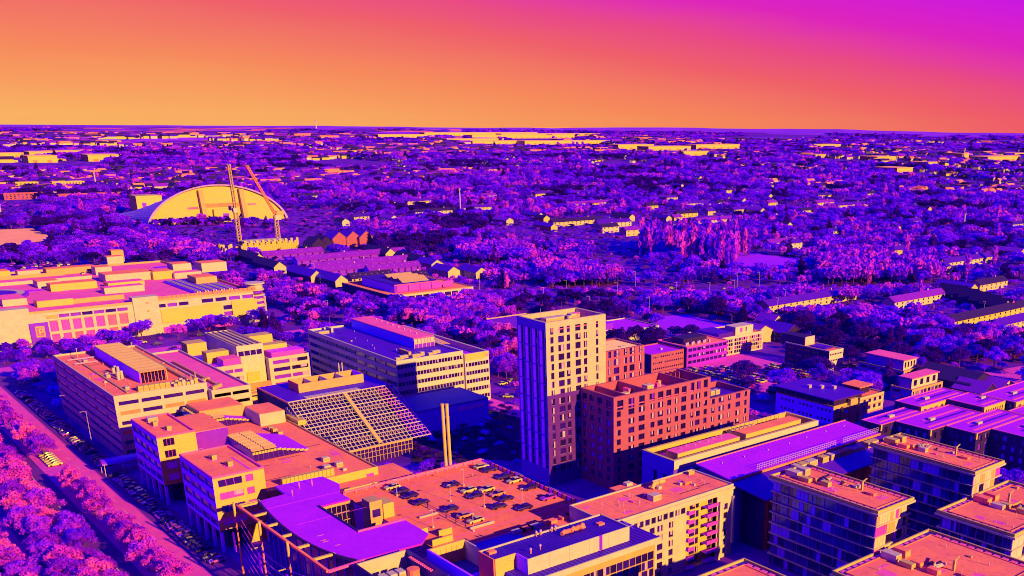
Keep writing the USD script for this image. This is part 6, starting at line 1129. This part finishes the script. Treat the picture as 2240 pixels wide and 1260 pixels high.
for k, (wl, rf_) in enumerate(((CREAM, ROOFB), (YELLOW, SLATE), (PALE, TERR), (WHITE, ROOFO))):
    q = f'/World/distant_town/{["blue_roofed_house","dark_roofed_house","violet_roofed_house","orange_roofed_house"][k]}'; UsdGeom.Xform.Define(stage, q)
    emit(q + '/wall', MB().box(-8, 8, -4.5, 4.5, 0, 6), wl); rm_ = MB(); rm_.v = [(-8.4, -5, 5.6), (8.4, -5, 5.6), (8.4, 5, 5.6), (-8.4, 5, 5.6), (-8.4, 0, 9.4), (8.4, 0, 9.4)]; rm_.f = [(0, 1, 5, 4), (2, 3, 4, 5), (0, 4, 3), (1, 2, 5)]; emit(q + '/roof', rm_, rf_)
    tps.append(q)
tp.CreatePrototypesRel().SetTargets([Sdf.Path(p) for p in tps]); tp.CreateProtoIndicesAttr(Vt.IntArray.FromNumpy(RR.choice((0, 1, 2, 1, 0, 3), len(TN)).astype(np.int32)))
tp.CreatePositionsAttr(Vt.Vec3fArray.FromNumpy(np.stack([TN[:, 0], TN[:, 1], np.zeros(len(TN))], 1).astype(np.float32)))
ts = RR.uniform(.8, 1.7, len(TN)) * np.clip(np.hypot(TN[:, 0], TN[:, 1]) / 3500, .8, 1.5); tp.CreateScalesAttr(Vt.Vec3fArray.FromNumpy(np.stack([ts * RR.uniform(.8, 1.8, len(TN)), ts, ts], 1).astype(np.float32)))
tp.CreateOrientationsAttr(Vt.QuathArray([Gf.Quath(float(math.cos(a / 2)), 0, 0, float(math.sin(a / 2))) for a in RR.choice((0, 0, 0, 1.57, .3), len(TN))]))

# ------------------------------------------------------------------ cars
TYRE = mat('tyre_rubber', (.02, .005, .05), (.015, .004, .04), 3, .9)
CARC = {'pale yellow': mat('car_pale', (.52, .44, .14), (.48, .40, .12), .3, .35, .5), 'dark blue': mat('car_dark', (.03, .004, .16), (.025, .003, .13), .3, .3, .5), 'mauve': mat('car_mauve', (.35, .03, .50), (.3, .02, .46), .3, .3, .5), 'orange': mat('car_orange', (.55, .22, .12), (.5, .19, .12), .3, .3, .5)}
cars = {}
def build_car(t, body):
    L, W, h1 = 2.15, .88, .78
    prof_ = [(-L, .28), (L, .28), (L, .62), (L - .1, .74), (L - 1.0, .86), (-L + .25, .92), (-L, .80)]
    b = MB(); n = len(prof_)
    for s in (-1, 1): b.v += [(x, s * (W - (.06 if z > .7 else 0)), z) for x, z in prof_]
    b.f = [tuple(range(n)), tuple(range(2 * n - 1, n - 1, -1))] + [(i, n + i, n + (i + 1) % n, (i + 1) % n) for i in range(n)]
    t.part('body', b, body)
    c = [(-1.75, .90), (.95, .87), (.25, 1.36), (-1.2, 1.40)]; g_ = MB()
    for s in (-1, 1): g_.v += [(x, s * (W - .08 - (.14 if z > 1 else 0)), z) for x, z in c]
    g_.f = [(0, 1, 2, 3), (7, 6, 5, 4)] + [(i, 4 + i, 4 + (i + 1) % 4, (i + 1) % 4) for i in range(4)]
    t.part('windows', g_, GLASS); t.part('car_roof', MB().box(-1.25, .25, -W + .2, W - .2, 1.37, 1.44), body)
    for x in (-1.32, 1.32):
        for s in (-1, 1): t.part('wheel', MB().cyl((x, s * (W - .12), .32), (x, s * (W + .03), .32), .32, n=10), TYRE)
    for s in (-.6, .6): t.part('headlight', MB().box(L - .06, L + .02, s - .16, s + .16, .56, .70), CURTAIN)
CARS = []
def car(x, y, z, rot, colour, lab, grp): CARS.append((x, y, z, rot, colour, lab, grp))
def make_car(x, y, z, rot, colour, lab, grp):
    if colour not in cars: t = Thing('parked_car', lab, 'car', (x, y, z), rot, 1.1, grp); loc, t.loc = t.loc, (0, 0, 0); build_car(t, CARC[colour]); cars[colour] = t
    else: copy_of(cars[colour], 'parked_car', lab, 'car', (x, y, z), rot, 1.1, grp)
for px_, py_, c, lab in ((1053, 1024, 'pale yellow', 'in the far corner of the roof car park'), (1071, 1031, 'dark blue', 'next to the far corner of the roof car park'), (1102, 1046, 'dark blue', 'in the pair along the far rail of the roof car park'), (1125, 1055, 'pale yellow', 'in the pair along the far rail of the roof car park'), (1158, 1070, 'dark blue', 'alone along the far rail of the roof car park'), (1200, 1092, 'mauve', 'at the edge of the shadow on the roof car park'), (989, 1064, 'dark blue', 'alone in the middle lane of the roof car park'), (1025, 1076, 'pale yellow', 'left one of two in the middle of the roof car park'), (1065, 1074, 'pale yellow', 'right one of two in the middle of the roof car park'), (1039, 1088, 'dark blue', 'in front of the two pale ones on the roof car park'), (1088, 1084, 'orange', 'right of the middle group on the roof car park'), (1107, 1094, 'dark blue', 'right end of the middle group on the roof car park'), (1091, 1111, 'dark blue', 'at the lower edge of the sunny deck'), (1147, 1114, 'dark blue', 'in the shaded part of the deck'), (858, 1069, 'pale yellow', 'first in the row along the barrier'), (878, 1078, 'dark blue', 'second in the row along the barrier'), (898, 1088, 'dark blue', 'third in the row along the barrier'), (922, 1102, 'dark blue', 'last in the row along the barrier'), (838, 1118, 'dark blue', 'alone near the stair box'), (985, 1117, 'dark blue', 'behind the barrier by the ramp'), (1018, 1131, 'orange', 'pale topped, at the foot of the ramp'), (1040, 1142, 'pale yellow', 'lowest one by the ramp')):
    p = at(px_, py_, DZ); car(p[0], p[1], DZ + .01, RR.choice((0, 180)) + RR.uniform(-3, 3), c, f'{c} car {lab}', None)
for y in np.arange(276, 520, 2.75):
    if RR.random() < .78 and not 374 < y < 384: c = RR.choice(('dark blue', 'dark blue', 'mauve', 'mauve', 'pale yellow')); car(83 + RR.uniform(-.3, .3), y, .08, RR.choice((0, 180)) + RR.uniform(-4, 4), c, f'{c} car in the shaded street bays ' + ('beside the yellow fronted pier block' if y < 312 else ('beside the farther pier block' if y < 372 else ('beside the near end of the banded office' if y < 430 else 'beside the far end of the banded office'))), 'cars in the shaded street bays')
for y in (398, 400.8, 403.5, 406.3, 409, 411.8): car(69.5, y, .14, 180, 'pale yellow', 'pale yellow car in the sunny gap of the boulevard median', 'cars in the median gap')
for y in (303, 306, 309, 322, 281, 284): car(69.8, y, .14, 180, 'orange', 'orange lit car under the trees of the boulevard median', 'cars under the median trees')
for k in range(9):
    for i in range(14):
        p = at(1520, 812) + np.array([k * 7.4 + (k % 2) * 1.5, -i * 2.9 + 4 - k * 4.3, 0]); qx, qy = project(p[None]); c = RR.choice(('dark blue', 'pale yellow', 'pale yellow', 'mauve', 'pale yellow'))
        if 1490 < qx[0] < 1765 and 772 < qy[0] < 860 and RR.random() < .85: car(p[0], p[1], .08, RR.choice((0, 180)), c, f'{c} car in the far car park right of the brick block', 'cars in the far car park')
for k in range(34):
    p = at(RR.uniform(20, 235), RR.uniform(575, 600), ZR); c = RR.choice(('pale yellow', 'pale yellow', 'dark blue', 'mauve')); car(p[0], p[1], ZR + .01, 90, c, f'{c} car on the roof of the shopping centre', 'cars on the shopping centre roof')
for k in range(30):
    p = at(RR.uniform(190, 330), RR.uniform(458, 498)); c = RR.choice(('pale yellow', 'orange')); car(p[0], p[1], .08, RR.uniform(0, 360), c, f'{c} car among the trees left of the arched hall', 'cars left of the arched hall')
for k in range(14): p = at(RR.uniform(120, 560), 0) if 0 else np.array([RR.uniform(95, 238), RR.uniform(570, 600), 0]); c = RR.choice(('pale yellow', 'mauve', 'dark blue')); car(p[0], p[1], .12, 0, c, f'{c} car before the shopping centre front', 'cars before the shopping centre')
for px_, py_ in ((1840, 800), (1850, 805), (1862, 802), (1100, 842), (1120, 836), (1112, 870), (1345, 640), (1470, 632), (1585, 633), (1680, 672)): p = at(px_, py_); car(p[0], p[1], .17, RR.uniform(0, 360), 'pale yellow', 'pale yellow car on a road of the middle distance', 'cars on middle distance roads')
CP = project(np.array([c[:3] for c in CARS]))[0]
for c, l in zip(CARS, ordinals([(c[5], x) for c, x in zip(CARS, CP)])): make_car(*c[:5], l, c[6])
# ------------------------------------------------------------------ lamp posts and canopy
def lamp(first, x, y, z, h, lab, grp, arm=1.6):
    t = Thing('street_lamp', lab, 'street lamp', (x, y, z), group=grp); t.part('post', MB().cyl((x, y, z), (x, y, z + h), .13, .08, n=6), STEEL); t.part('arm', MB().beam((x - arm, y, z + h), (x + .1, y, z + h), .09), STEEL); t.part('lamp_head', MB().box(x - arm - .5, x - arm, y - .14, y + .14, z + h - .06, z + h + .08), CURTAIN)
b = at(157.9, 940.6); lamp(None, b[0], b[1], 0, 14.5, 'tall thin street lamp beside the dark office flank, farther one', None); b = at(203.1, 979.8); lamp(None, b[0], b[1], 0, 14.5, 'tall thin street lamp beside the dark office flank, nearer one', None)
for k, (px_, py_) in enumerate(((1294, 600), (1390, 628), (1552, 655), (1606, 650), (1612, 632), (1700, 690), (1717, 672), (1660, 630), (1575, 610), (1050, 640), (1190, 668), (1290, 688), (1420, 690), (950, 690), (720, 700), (690, 610), (2150, 700), (1480, 655), (1350, 655), (1240, 650))): b = at(px_, py_); lamp(None, b[0], b[1], 0, 12, 'thin street lamp along the roads behind the tower' if k < 13 else 'thin street lamp along the roads left or right of the tower', 'street lamps behind the tower' if k < 13 else 'street lamps on outer roads', 2.0)
q0 = at(285, 1022); t = Thing('entrance_canopy', 'blue barrel canopy reaching from the banded office to the parking bays', 'canopy', (84, 377, 0)); cm = MB()
for k in range(8):
    a, b = math.pi * k / 8, math.pi * (k + 1) / 8; cm.quad((79.5, 376.5 - 2.6 * math.cos(a), 4 + 1.5 * math.sin(a)), (93, 376.5 - 2.6 * math.cos(a), 4 + 1.5 * math.sin(a)), (93, 376.5 - 2.6 * math.cos(b), 4 + 1.5 * math.sin(b)), (79.5, 376.5 - 2.6 * math.cos(b), 4 + 1.5 * math.sin(b)))
t.part('canopy_skin', cm, PANELV)
for x in (80, 86, 92):
    for y in (374, 379): t.part('post', MB().box(x, x + .2, y - .1, y + .1, 0, 4), STEEL)
